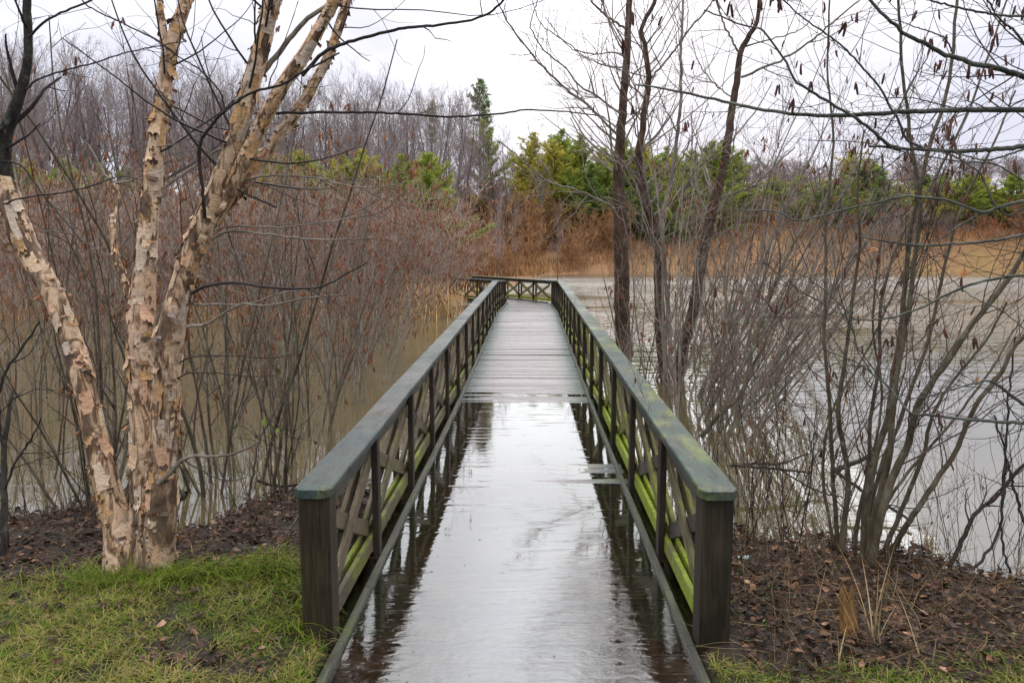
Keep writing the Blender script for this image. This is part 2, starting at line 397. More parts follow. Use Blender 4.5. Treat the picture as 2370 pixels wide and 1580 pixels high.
def puddle_material():
    m, nt, b = new_mat('thin clear water film')
    geo = N(nt, 'ShaderNodeNewGeometry')
    mp = N(nt, 'ShaderNodeMapping'); nt.links.new(geo.outputs['Position'], mp.inputs[0]); mp.inputs['Scale'].default_value = (1.0, 1.7, 1)
    w1 = noise_tex(nt, mp.outputs[0], 9, 4, .55, 1.2)
    mp2 = N(nt, 'ShaderNodeMapping'); nt.links.new(geo.outputs['Position'], mp2.inputs[0]); mp2.inputs['Scale'].default_value = (.5, 2.6, 1)
    w2 = noise_tex(nt, mp2.outputs[0], 3, 2, .5, .4)
    sx = N(nt, 'ShaderNodeSeparateXYZ'); nt.links.new(geo.outputs['Position'], sx.inputs[0])
    mr = N(nt, 'ShaderNodeMapRange'); mr.inputs['From Min'].default_value = 3.2; mr.inputs['From Max'].default_value = 4.6
    mr.inputs['To Min'].default_value = 1.0; mr.inputs['To Max'].default_value = .10
    nt.links.new(sx.outputs['Y'], mr.inputs['Value'])
    h = N(nt, 'ShaderNodeMath', operation='MULTIPLY'); nt.links.new(w1, h.inputs[0]); nt.links.new(mr.outputs[0], h.inputs[1])
    h1 = N(nt, 'ShaderNodeMath', operation='MULTIPLY_ADD'); nt.links.new(w2, h1.inputs[0]); h1.inputs[1].default_value = .3; nt.links.new(h.outputs[0], h1.inputs[2])
    # the thin film dips over the board joints
    wv = N(nt, 'ShaderNodeTexWave', wave_type='BANDS', bands_direction='Y', wave_profile='SIN'); wv.inputs['Scale'].default_value = 2.145; wv.inputs['Distortion'].default_value = .5; wv.inputs['Detail'].default_value = 1; wv.inputs['Detail Scale'].default_value = .6
    nt.links.new(geo.outputs['Position'], wv.inputs['Vector'])
    wp = N(nt, 'ShaderNodeMath', operation='POWER'); nt.links.new(wv.outputs['Fac'], wp.inputs[0]); wp.inputs[1].default_value = 9
    mp5 = N(nt, 'ShaderNodeMapping'); nt.links.new(geo.outputs['Position'], mp5.inputs[0]); mp5.inputs['Scale'].default_value = (.8, 2.2, 1)
    wm = ramp(nt, noise_tex(nt, mp5.outputs[0], 2.4, 4, .6), [(.46, g3(0)), (.66, g3(.38))])
    wk = N(nt, 'ShaderNodeMath', operation='MULTIPLY'); nt.links.new(wp.outputs[0], wk.inputs[0]); nt.links.new(wm, wk.inputs[1])
    h2 = N(nt, 'ShaderNodeMath', operation='SUBTRACT'); nt.links.new(h1.outputs[0], h2.inputs[0]); nt.links.new(wk.outputs[0], h2.inputs[1])
    bp = N(nt, 'ShaderNodeBump'); bp.inputs['Strength'].default_value = 1.0; bp.inputs['Distance'].default_value = .0022
    nt.links.new(h2.outputs[0], bp.inputs['Height'])
    tr = N(nt, 'ShaderNodeBsdfTransparent'); tr.inputs[0].default_value = (.72, .62, .46, 1)
    gl = N(nt, 'ShaderNodeBsdfGlossy'); gl.inputs['Roughness'].default_value = .02; gl.inputs['Color'].default_value = (.94, .98, 1, 1)
    fr = N(nt, 'ShaderNodeFresnel'); fr.inputs['IOR'].default_value = 1.74
    nt.links.new(bp.outputs[0], gl.inputs['Normal']); nt.links.new(bp.outputs[0], fr.inputs['Normal'])
    mx = N(nt, 'ShaderNodeMixShader'); nt.links.new(fr.outputs[0], mx.inputs[0]); nt.links.new(tr.outputs[0], mx.inputs[1]); nt.links.new(gl.outputs[0], mx.inputs[2])
    out = [n for n in nt.nodes if n.type == 'OUTPUT_MATERIAL'][0]; nt.links.new(mx.outputs[0], out.inputs[0])
    return m
M['puddle'] = puddle_material()

def birch_material():
    m, nt, b = new_mat('river birch bark')
    v = mapped(nt, (1, 1, .30)); v2 = mapped(nt, (1, 1, 1.6))
    f1 = noise_tex(nt, v, 11, 7, .66, 1.2); f2 = noise_tex(nt, v2, 28, 5, .7, .5); f3 = noise_tex(nt, v, 5, 5, .7, .4)
    c = ramp(nt, f1, [(.34, (.04, .024, .016)), (.45, (.14, .078, .042)), (.50, (.38, .235, .125)), (.53, (.58, .42, .29)), (.60, (.52, .34, .22)), (.66, (.46, .37, .29)), (.74, (.24, .125, .065)), (.8, (.08, .045, .028))])
    k = ramp(nt, f2, [(.3, g3(.55)), (.55, g3(1.05))])
    c = mixc(nt, 1.0, c, k, 'MULTIPLY')
    k3 = ramp(nt, f3, [(.36, g3(1)), (.47, g3(0))])
    c = mixc(nt, k3, c, (.11, .07, .045))
    nt.links.new(c, b.inputs['Base Color']); b.inputs['Roughness'].default_value = .7
    bump(nt, b, f1, .7, .02)
    return m
M['birch'] = birch_material()
def flake_material():
    m, nt, b = new_mat('papery peeling bark')
    a = N(nt, 'ShaderNodeAttribute', attribute_name='Col'); geo = N(nt, 'ShaderNodeNewGeometry')
    f = noise_tex(nt, mapped(nt, (1, 1, 2.5)), 45, 4, .7); k = ramp(nt, f, [(.28, g3(.45)), (.6, g3(1.2))])
    c = mixc(nt, 1.0, a.outputs['Color'], k, 'MULTIPLY')
    ln = noise_tex(nt, mapped(nt, (2.5, 2.5, 30)), 9, 3, .6); c = mixc(nt, 1.0, c, ramp(nt, ln, [(.30, g3(.5)), (.40, g3(1))]), 'MULTIPLY')
    c = mixc(nt, geo.outputs['Backfacing'], c, mixc(nt, .6, c, (.30, .125, .05)))     # the papery inner side is rust coloured
    nt.links.new(c, b.inputs['Base Color']); b.inputs['Roughness'].default_value = .7; b.inputs['Specular IOR Level'].default_value = .2
    return m
M['flake'] = flake_material()
M['dark_bark'] = bark_mat('dark grey bark', (.018, .016, .014), (.06, .052, .044), 40, lichen=(.085, .10, .075))
M['twig_dark'] = bark_mat('dark wet twig bark', (.020, .016, .014), (.055, .043, .038), 30, .6, (1, 1, 1))
M['twig_brown'] = bark_mat('reddish twig bark', (.065, .043, .034), (.15, .108, .088), 20, .7, (1, 1, 1))
M['twig_pale'] = bark_mat('pale grey brown twig bark', (.12, .092, .075), (.27, .22, .185), 16, .75, (1, 1, 1))
M['alder_bark'] = bark_mat('olive alder bark', (.05, .04, .024), (.135, .112, .075), 30, .7, (1, 1, .3), lichen=(.17, .17, .13))
M['grey_bark'] = bark_mat('pale grey bark', (.10, .085, .068), (.26, .225, .185), 26, .8, (1, 1, .4))
M['brown_bark'] = bark_mat('brown tree bark', (.022, .013, .009), (.085, .053, .036), 34, .85, (1, 1, .3))
M['olive_branch'] = bark_mat('wet green grey branch bark', (.035, .036, .03), (.10, .105, .085), 34, .55, (1, 1, 1), lichen=(.15, .17, .13))
M['screw'] = simple_noise_mat('dark screw heads', (.008, .008, .008), (.03, .026, .022), 40, .5)
M['catkin'] = simple_noise_mat('rust brown catkin', (.13, .048, .022), (.27, .11, .05), 6)
M['catkin_dark'] = simple_noise_mat('dark brown catkin', (.055, .022, .016), (.12, .05, .034), 6)
M['far_trunk'] = simple_noise_mat('far grey trunk', (.05, .039, .034), (.115, .093, .084), 1.2)
M['far_twig'] = simple_noise_mat('far purple grey twigs', (.16, .125, .12), (.30, .25, .245), .4)
M['red_twig'] = simple_noise_mat('rosy brown thicket twigs', (.25, .175, .14), (.47, .36, .30), 1.0)
M['tan_twig'] = simple_noise_mat('tawny shrub twigs', (.22, .11, .05), (.38, .215, .10), 1.0)
M['rust_twig'] = simple_noise_mat('russet shrub twigs', (.19, .08, .045), (.33, .16, .085), 1.0)
M['needle'] = attr_mat('pine needles', rough=.8, spec=.1, noise=.2, nscale=3, transl=.5)
M['grass'] = attr_mat('grass blades', rough=.6, spec=.12, noise=.25, nscale=3, transl=.35)
M['dry'] = attr_mat('dry grass blades', rough=.8, spec=.2, noise=.3, nscale=2)
M['leaf'] = attr_mat('fallen leaves', rough=.45, spec=.22, noise=.4, nscale=50)
M['green_leaf'] = attr_mat('green leaves', rough=.5, spec=.3, noise=.2, nscale=30)
M['splinter'] = bark_mat('splintered wood', (.10, .055, .02), (.34, .19, .07), 40, .6, (1, 1, .12))
M['litter'] = simple_noise_mat('blue white paper scrap', (.15, .38, .42), (.6, .66, .66), 30)
M['stone_dark'] = bark_mat('dark dead wood', (.02, .016, .012), (.06, .05, .038), 20, .6)

# ------------------------------------------------------------------ terrain
BX0, BSL = -.065, .0228
def bridge_cx(y): return BX0 + BSL * y
def ys_near(x):
    return np.interp(x, [-40, -8, -4.5, -3.4, -2.9, -2.5, -2.15, -1.85, -1.5, -1.0, -.8, .8, 1.1, 1.6, 2.0, 2.5, 2.85, 3.3, 5, 40],
                     [4.6, 4.9, 5.0, 5.1, 5.6, 5.15, 4.75, 5.5, 6.0, 5.9, 4.8, 4.5, 4.85, 4.8, 4.55, 4.4, 3.95, 3.6, 3.4, 3.2])
def ys_far(x):
    return np.interp(x, [-400, -40, -20, -12, -6, -3.2, -2.2, -1.0, 1.5, 4, 9, 30, 100, 400],
                     [26, 23, 22.4, 21.6, 22.6, 25.0, 29, 37, 62, 80, 88, 97, 105, 130])
def sstep(a, b, v):
    t = np.clip((v - a) / (b - a), 0, 1); return t * t * (3 - 2 * t)
def ground_h(x, y):
    x = np.asarray(x, dtype=np.float64); y = np.asarray(y, dtype=np.float64)
    s = ys_near(x) + .25 * fbm(x * 1.5, y * 1.5, 5) - y
    hn = np.clip(s * .075, -.55, .13) + np.where(y < 9, .05 * fbm(x * 3.1, y * 3.1, 21) + .035 * fbm(x * 11, y * 11, 31, 3), 0)
    s2 = y - ys_far(x) - 1.5 * fbm(x * .25, y * .2, 9)
    hf = np.clip(s2 * .09, -.55, .16) + np.where(s2 > 0, .12 * fbm(x * .6, y * .6, 13), 0)
    hf = hf + (sstep(72, 106, y) * 5.2 + sstep(95, 155, y) * 5.5) * (s2 > -5) + sstep(40, 95, y) * 2.2 * (x < 0) * sstep(0, 14, -x)
    h = np.maximum(hn, hf)
    u = np.abs(x - bridge_cx(y))
    lim = np.where(y < 3.5, .83, .97)
    under = (u < .95) & (y > 2.0) & (y < 12)
    near = np.clip((lim - u) / .05, 0, 1) * ((y > 2.0) & (y < 12))
    lowmud = np.clip((1.3 - u) / .4, 0, 1) * (y < 4.6)
    h = np.where(lowmud > 0, np.maximum(h * (1 - .55 * lowmud), .012 * (y < 4.2)), h)
    h = h * (1 - near) + np.minimum(h, -.16) * near
    return h

def build_ground():
    def axis_x():
        a = np.arange(-5.2, 5.2001, .045); b = 5.2 + np.cumsum(.06 * 1.09 ** np.arange(70)); b = b[b < 420]
        return np.concatenate([-b[::-1], a, b])
    xs = axis_x()
    ya = np.arange(1.4, 7.0, .04); yb = 7.0 + np.cumsum(.05 * 1.055 ** np.arange(130)); yb = yb[yb < 600]
    ys = np.concatenate([[-30, -12, -5, -2, 0, .8], ya, yb])
    X, Y = np.meshgrid(xs, ys); Z = ground_h(X, Y)
    V = np.stack([X, Y, Z], -1).reshape(-1, 3)
    nx, ny = len(xs), len(ys)
    i = np.arange(ny - 1)[:, None] * nx + np.arange(nx - 1)[None]
    Q = np.stack([i, i + 1, i + nx + 1, i + nx], -1).reshape(-1, 4)
    gm = grass_mask(X, Y).reshape(-1); far = (Y > 14).reshape(-1).astype(float)
    col = np.stack([gm, far, np.maximum(gm, far)], -1)
    o = link('ground', make_mesh('ground', V, Q, None, [M['ground']], True, col))
    o['kind'] = 'structure'
    return o

def grass_mask(x, y):
    n = fbm(x * 1.7, y * 1.7, 41)
    left = sstep(.0, .5, (4.15 + .12 * (x + 2.2) + .7 * n) - y) * (x < 0)
    left = np.maximum(left * sstep(-.62, -.78, x), 0)
    tuft = sstep(0, .25, .62 - np.hypot(x + .98, (y - 3.75) * .8) + .3 * n)
    right = sstep(0, .3, 3.22 + .1 * np.sin(x * 3) + .5 * n - y - .05 * (x < 1.6)) * (x > .75)
    mudspot = sstep(.15, -.1, np.hypot((x + 1.22) / .30, (y - 3.12) / .17) - 1 + 1.2 * n)
    return np.clip(np.maximum(np.maximum(left * (1 - .9 * mudspot), right), tuft * (x < -.75)), 0, 1)
build_ground()

# ------------------------------------------------------------------ water
def grid_quad(name, ring, mat):
    V = np.array(ring, dtype=float); return make_mesh(name, V, None, None, [mat])
def build_water():
    # pond sheet with an opening where the sunken walkway lies
    e = .99
    y0, y1 = 2.5, 10.4
    def bx(y, u): return bridge_cx(y) + u
    xs = [-420, None, None, 420]; ys = [2.6, y0, y1, 420]
    V = []; 
    for y in [2.0, y0, y1, 420]:
        yy = min(max(y, y0), y1)
        V += [(-420, y, 0), (bx(yy, -e), y, 0), (bx(yy, e), y, 0), (420, y, 0)]
    Q = []
    for r in range(3):
        for c in range(3):
            if r == 1 and c == 1: continue
            i = r * 4 + c; Q.append((i, i + 1, i + 5, i + 4))
    o = link('pond_water', make_mesh('pond_water', V, Q, None, [M['pond']], False)); o['kind'] = 'structure'
    V = [(bx(y0 + .1, -e), y0 + .1, 0), (bx(y0 + .1, e), y0 + .1, 0), (bx(y1, e), y1, 0), (bx(y1, -e), y1, 0)]
    o = link('flood_water', make_mesh('flood_water', V, [(0, 1, 2, 3)], None, [M['puddle']], False)); o['kind'] = 'structure'
build_water()

# ------------------------------------------------------------------ footbridge
def deck_z(y): return float(np.interp(y, [2.0, 2.85, 3.0, 3.15, 3.6, 4.2, 7.5, 9.85, 21.5, 28.5, 60], [.012, .005, -.003, -.010, -.012, -.014, -.012, 0, .23, .04, .03]))
def cap_z(y): return float(np.interp(y, [2.0, 3.4, 21.5, 28.5, 60], [.73, .75, 1.085, .875, .85]))
# second axis: the walkway turns to the left behind the crest
TURN_Y = 28.5
def axis_pt(s, u):
    """plan point at arclength coordinate s (= y on the first leg), lateral u"""
    if s <= TURN_Y: return bridge_cx(s) + u, s - BSL * u
    ang = math.radians(24)
    dx, dy = -math.sin(ang), math.cos(ang)
    d = s - TURN_Y
    # mitre: start line leaves from both corners
    k = math.tan((ang + BSL) / 2)
    ox, oy = bridge_cx(TURN_Y), TURN_Y
    start = -u * k * 1.0
    return ox + dx * (d) + dy * u, oy + dy * (d) - dx * u
BEV = .004
def beam(mb, p, q, w, h, updir=(0, 0, 1), bev=BEV, jit=None):
    """bevelled rectangular bar p->q, w across, h along updir"""
    p = np.array(p, float); q = np.array(q, float); d = norm(q - p); up = np.array(updir, float)
    s = norm(np.cross(d, up)); up = norm(np.cross(s, d))
    a, b = w / 2, h / 2; c = min(bev, a * .4, b * .4)
    ring = [(-a + c, -b), (a - c, -b), (a, -b + c), (a, b - c), (a - c, b), (-a + c, b), (-a, b - c), (-a, -b + c)]
    V = []
    for e, off in ((p, c), (q, -c)):
        V += [e + s * x * (1 - 2 * c / w * 0.5) + up * y * (1 - 2 * c / h * .5) + 0 * d for x, y in ring]
        V += [e + d * off + s * x + up * y for x, y in ring]
    Q = []
    for r0, r1 in ((0, 8), (8, 24), (24, 16)):
        for i in range(8):
            j = (i + 1) % 8; Q.append((r0 + i, r0 + j, r1 + j, r1 + i))
    # end caps
    T = []
    for base, flip in ((0, True), (16, False)):
        for i in range(1, 7):
            t = (base, base + i, base + i + 1); T.append(t[::-1] if flip else t)
    mb.add(V, Q, T)

bridge = thing('footbridge', 'weathered wooden footbridge with flooded deck and green railings with crossed braces', 'footbridge', (0, 0, 0))

def single(name, mat, p, q, w, h, up=(0, 0, 1), bev=BEV):
    mb = MB(); beam(mb, p, q, w, h, up, bev); o = mb.build(name, [mat], bridge, smooth=False); return o

def P3(s, u, z): x, y = axis_pt(s, u); return (x, y, z)

def build_deck():
    mb = MB(); rng = random.Random(3)
    s = 2.35
    while s < 37.0:
        w = rng.uniform(.136, .144); gap = rng.uniform(.004, .009)
        sa, sb = s, s + w
        za, zb = deck_z(sa) + rng.uniform(-.0045, .0045), 0
        zb = za + (deck_z(sb) - deck_z(sa)) + rng.uniform(-.002, .002)
        cup = rng.uniform(-.0015, .003); rv = rng.random()
        tl, tr = rng.uniform(-.004, .004), rng.uniform(-.004, .004) + (.013 * math.exp(-((s - 6.3) / .5) ** 2) if s < 9 else 0)
        if abs(s - TURN_Y) < .6: tl = tr = 0
        us = np.linspace(-.83, .83, 13)
        V = []; col = []
        for fs, zz, dz in ((0, za, -.006), (.04, za, 0), (.5, (za + zb) / 2, cup), (.96, zb, 0), (1, zb, -.006)):
            for u in us:
                x, y = axis_pt(sa + (sb - sa) * fs, u)
                lift = tl * (1 - (u + .83) / 1.66) + tr * (u + .83) / 1.66
                V.append((x, y, zz + dz + lift)); col.append((rv * (.45 if s < 3.4 else 1), abs(u) / .83 * (.3 if s < 3.4 else 1), max(0, (u + .1) / .9) if 4 < s < 14 else .15 * abs(u)))
        for fs, zz in ((1, zb), (0, za)):
            for u in us:
                x, y = axis_pt(sa + (sb - sa) * fs, u); V.append((x, y, zz - .038)); col.append((rv, abs(u) / .83, 0))
        n = len(us); Q = []
        for r in range(6):
            for i in range(n - 1): Q.append((r * n + i, r * n + i + 1, (r + 1) * n + i + 1, (r + 1) * n + i))
        for i in range(n - 1): Q.append((6 * n + i, 6 * n + i + 1, i + 1, i))
        T = []
        mb.add(V, Q, None, np.array(col)); s = sb + gap
    o = mb.build('deck', [M['deck']], bridge, smooth=False); return o
build_deck()

MAIN = [3.44] + [4.47 + 1.31 * k for k in range(14)]            # last one at the crest, 21.5
SECT2 = [21.5 + 1.4 * k for k in range(1, 6)]                     # down to the corner 28.5
SECT3 = [28.5 + 1.31 * k for k in range(1, 7)]
ST = MAIN + SECT2 + SECT3
CAPU = .875
def rail_side(sd):
    R = sd > 0
    m_cap = M['cap_mossy'] if R else M['cap']
    rng = random.Random(5 + sd)
    # caps in lengths of two or three bays, butted end to end
    cuts = [3.36, 7.09 + .0, 10.9, 14.95, 18.2, 21.5, 25.0, 28.5, 32.4, 36.4] if not R else [3.36, 6.2, 10.2, 13.6, 17.6, 21.5, 25.0, 28.5, 32.4, 36.4]
    for a, b in zip(cuts[:-1], cuts[1:]):
        mb = MB(); mb_pts = []
        steps = max(4, int((b - a) / .28))
        hw, th, c = .083, .042, .006
        V = []; Q = []; T = []
        dz = rng.uniform(-.004, .004); ya, yb = rng.uniform(-.003, .003), rng.uniform(-.003, .003)
        for i in range(steps + 1):
            f = i / steps; s = a + (b - a) * f; z = cap_z(s) + dz
            if i == 0: s += .002
            yo = ya * (1 - f) + yb * f + .0035 * mnoise.noise(Vector((s * 1.1, sd * 3.0, a))); z += .004 * mnoise.noise(Vector((s * .9, 7.0 + sd, a)))
            w = hw
            if i == 0 and a < 3.5: w = hw
            for x, zz in ((-w + c, -th), (w - c, -th), (w, -th + c), (w, -c), (w - c, 0), (-w + c, 0), (-w, -c), (-w, -th + c)):
                V.append(P3(s, sd * CAPU + x + yo, z + zz))
        if a < 3.5:   # clipped corners on the free end
            V0 = []
            for x, zz in ((-.055, -th + .002), (.055, -th + .002), (.058, -th + c), (.058, -c), (.055, -.002), (-.055, -.002), (-.058, -c), (-.058, -th + c)):
                V0.append(P3(a - .032, sd * CAPU + x, cap_z(a) + dz + zz))
            V = V0 + V; steps += 1
        for i in range(steps):
            for j in range(8):
                k = (j + 1) % 8; Q.append((i * 8 + j, i * 8 + k, (i + 1) * 8 + k, (i + 1) * 8 + j))
        for base, fl in ((0, True), (steps * 8, False)):
            for j in range(1, 7):
                t = (base, base + j, base + j + 1); T.append(t[::-1] if fl else t)
        mb.add(V, Q, T)
        mid = [len(mb.Q[0]) + len(mb.T[0])]
        for s in ST:      # pairs of screws over each upright
            if a + .02 < s < b - .02 or (a < 3.5 and s == ST[0]):
                for du in (-.035, .04):
                    cx, cy, cz = P3(s + rng.uniform(-.015, .015), sd * CAPU + du, cap_z(s) + dz + .0012)
                    mb.add([(cx, cy, cz)] + [(cx + .0055 * math.cos(q * 1.047), cy + .0055 * math.sin(q * 1.047), cz - .0004) for q in range(6)], None, [(0, 1 + q, 1 + (q + 1) % 6) for q in range(6)])
        nq = sum(len(q) for q in mb.Q); nt_ = [len(t) for t in mb.T]
        me = make_mesh('handrail_cap', np.concatenate(mb.V), np.concatenate(mb.Q), np.concatenate(mb.T), [m_cap, M['screw']], False, None, [0] * (nq + nt_[0]) + [1] * sum(nt_[1:]))
        link('handrail_cap', me, bridge)
    # end post at the bank
    z0, z1 = -.35, cap_z(3.43) - .0445
    x, y = axis_pt(3.43, sd * CAPU)
    mb = MB(); n = 26
    hw = .068
    V = []
    ring = [(-hw + .007, -hw), (0, -hw), (hw - .007, -hw), (hw, -hw + .007), (hw, 0), (hw, hw - .007), (hw - .007, hw), (-hw + .007, hw), (-hw, hw - .007), (-hw, -hw + .007)]
    for i in range(n):
        z = z0 + (z1 - z0) * i / (n - 1)
        for (a, b) in ring:
            q = 1 + .02 * mnoise.noise(Vector((a * 9, b * 9, z * 3 + sd)))
            V.append((x + a * q + sd * .004 * (z - z0), y + b * q, z))
    k = len(ring); Q = [(i * k + j, i * k + (j + 1) % k, (i + 1) * k + (j + 1) % k, (i + 1) * k + j) for i in range(n - 1) for j in range(k)]
    T = [(  (n - 1) * k, (n - 1) * k + j, (n - 1) * k + j + 1) for j in range(1, k - 1)]
    mb.add(V, Q, T); mb.build('end_post', [M['post_r'] if R else M['post']], bridge, smooth=False)
    # corner posts of the bend
    for s in (28.5,):
        x, y = axis_pt(s, sd * CAPU)
        single('corner_post', M['upright'], (x, y, -.3), (x, y, cap_z(s) - .045), .12, .12, (0, 1, 0))
    # uprights, one inside and one outside the braces
    for s in ST[1:]:
        if abs(s - 28.5) < .01: continue
        for u in (.818, .932):
            x, y = axis_pt(s + rng.uniform(-.01, .01), sd * u)
            bz = deck_z(s) - .10 if u < .85 else deck_z(s) - .25
            tl = rng.uniform(-.006, .006)
            d = (0, 1, 0) if s <= TURN_Y else (-math.sin(math.radians(24)), math.cos(math.radians(24)), 0)
            single('upright', M['upright'], (x, y, bz), (x + tl, y + tl, cap_z(s) - .0445), .037, .088, d)
    # longitudinal rails in pairs
    seams = [3.50, 9.71, 15.9, 21.5, 28.5, 36.3]
    for a, b in zip(seams[:-1], seams[1:]):
        for u in (.849, .901):
            uu = sd * u
            for kind in ('bottom_rail', 'top_rail'):
                mb = MB(); ps = [s for s in ST if a + .05 < s < b - .05]; kn = [a + .002] + ps + [b - .002]
                for s0, s1 in zip(kn[:-1], kn[1:]):
                    if kind == 'bottom_rail': za, zb = deck_z(s0) + .125, deck_z(s1) + .125
                    else: za, zb = cap_z(s0) - .091, cap_z(s1) - .091
                    beam(mb, P3(s0 + (.0006 if s0 > a + .01 else 0), uu, za), P3(s1 - .0006, uu, zb), .026, .09)
                mm = (M['rail_r'] if R else M['rail']) if kind == 'bottom_rail' else M['subrail']
                mb.build(kind, [mm], bridge, smooth=False)
    # crossed braces: a doubled board rising away from the bank, a single one falling between them
    for s0, s1 in zip(ST[:-1], ST[1:]):
        a, b = s0 + .03, s1 - .03
        la, lb = deck_z(s0) + .175, deck_z(s1) + .175
        ha, hb = cap_z(s0) - .14, cap_z(s1) - .14
        for u in (.849, .901):
            mb = MB(); beam(mb, P3(a, sd * u, la + .02), P3(b, sd * u, hb - .02), .0235, .085)
            if u < .87: one = mb
            else:
                for v in mb.V: one.V.append(v)
                one.Q.append(mb.Q[0] + one.n); one.T.append(mb.T[0] + one.n); one.n += mb.n
        one.build('double_brace', [M['brace_r'] if R else M['brace']], bridge, smooth=False)
        single('cross_brace', M['brace'] if not R else (M['brace_r'] if s0 > 5 else M['subrail']), P3(a, sd * .875, ha - .02), P3(b, sd * .875, lb + .02), .025, .088)
    # edge strip on the planks
    knots = [2.6, 3.4, 4.0, 7.5, 9.85, 14, 18, 21.5, 25, 28.5, 36.4]
    mb = MB()
    for s0, s1 in zip(knots[:-1], knots[1:]):
        beam(mb, P3(s0 + .001, sd * .785, deck_z(s0) + .021), P3(s1 - .001, sd * .785, deck_z(s1) + .021), .034, .036)
    mb.build('edge_strip', [M['strip']], bridge, smooth=False)
rail_side(-1); rail_side(1)
for u in (-.7, 0, .7):
    mb = MB(); kn = [2.6, 5, 9.85, 15, 21.5, 28.5, 36]
    for a, b in zip(kn[:-1], kn[1:]): beam(mb, P3(a, u, deck_z(a) - .13), P3(b, u, deck_z(b) - .13), .07, .16)
    mb.build('joist', [M['upright']], bridge, smooth=False)
for s in ST[1:-1:2]:
    single('cross_beam', M['upright'], P3(s, -1.0, deck_z(s) - .27), P3(s, 1.0, deck_z(s) - .27), .09, .10)
    for u in (-.8, .8):
        x, y = axis_pt(s, u); single('pile', M['upright'], (x, y, -1.0), (x, y, deck_z(s) - .32), .12, .12, (0, 1, 0))

# ------------------------------------------------------------------ catkins and leaves on twigs
def hang_catkins(mb, rng, tips, size, k=4):
    """small hanging spindles below the given points"""
    Mn = len(tips)
    if Mn == 0: return
    L = size * (.6 + .8 * rng.random(Mn)); d = norm(np.array([0, 0, -1.0]) + .22 * rng.normal(size=(Mn, 3)))
    fr = np.array([0, .12, .5, .88, 1.0]); rad = np.array([.15, .8, 1, .8, .1])
    P = tips[:, None] + d[:, None] * (L[:, None] * fr[None])[..., None]
    R = (L * .105)[:, None] * rad[None]
    tubes(mb, P, R, k)

def pick_tips(rng, P, frac):
    n = int(len(P) * frac)
    if n < 1: return np.zeros((0, 3))
    i = rng.choice(len(P), n, replace=False); t = P[i, -1]
    # two or three hang together
    rep = rng.integers(1, 4, n); t = np.repeat(t, rep, axis=0)
    return t + rng.normal(size=t.shape) * .004

def leaf_cards(mb, rng, pts, size, cols, droop=.3):
    """small folded leaves: 6 vertices each"""
    n = len(pts)
    if n == 0: return
    d = norm(rng.normal(size=(n, 3)) + np.array([0, 0, -droop])); s = norm(np.cross(d, rng.normal(size=(n, 3)))); u = np.cross(d, s)
    L = size * (.6 + .8 * rng.random(n))[:, None]; w = L * .32
    V = np.stack([pts, pts + d * L * .35 + s * w + u * w * .35, pts + d * L * .35 - s * w + u * w * .35, pts + d * L * .75 + s * w * .7 + u * w * .2,
                  pts + d * L * .75 - s * w * .7 + u * w * .2, pts + d * L, pts + d * L * .4, pts + d * L * .75], 1)
    b = (np.arange(n) * 8)[:, None]
    T = np.concatenate([b + np.array([[0, 1, 6]]), b + np.array([[0, 6, 2]]), b + np.array([[3, 5, 7]]), b + np.array([[7, 5, 4]])])
    Q = np.concatenate([b + np.array([[1, 3, 7, 6]]), b + np.array([[6, 7, 4, 2]])])
    c = np.asarray(cols)[rng.integers(0, len(cols), n)] * (.75 + .5 * rng.random((n, 1)))
    mb.add(V.reshape(-1, 3), Q, T, np.repeat(c, 8, axis=0))
# ------------------------------------------------------------------ river birch
SH_COL = np.array([(.62, .45, .29), (.56, .38, .24), (.66, .50, .36), (.50, .30, .15), (.52, .42, .33), (.60, .37, .24), (.44, .265, .12)])
def lumpy_trunk(A, k, amp, seed, step=.018, flare=0.0):
    """bark-plated trunk along rows x,y,z,r"""
    L = np.linalg.norm(np.diff(A[:, :3], axis=0), axis=1).sum(); n = max(8, int(L / step))
    P = path(A, n)
    T = np.gradient(P[:, :3], axis=0); T = norm(T)
    ref = np.array([0, 1.0, 0]); U = norm(np.cross(T, ref)); W = norm(np.cross(T, U))
    th = np.arange(k) * 2 * math.pi / k
    V = np.empty((n, k, 3))
    s = np.linspace(0, L, n)
    for i in range(n):
        r = P[i, 3]
        if flare: r *= 1 + flare * math.exp(-s[i] / .16)
        for j in range(k):
            c, sn = math.cos(th[j]), math.sin(th[j])
            q = Vector((c * r * 9 + seed, sn * r * 9, s[i] * 7))
            d = mnoise.noise(q) * .55 + mnoise.noise(q * 3.1) * .35
            # stepped plates: quantise the noise
            e = math.floor((d + 1) * 3.2) / 3.2 - 1
            rr = r * (1 + amp * (.5 * d + .75 * e))
            V[i, j] = P[i, :3] + (U[i] * c + W[i] * sn) * rr
    i = np.arange(n - 1)[:, None] * k; j = np.arange(k)[None]; j2 = (j + 1) % k
    Q = np.stack([i + j, i + k + j, i + k + j2, i + j2], -1).reshape(-1, 4)
    return V.reshape(-1, 3), Q, P, U, W, L

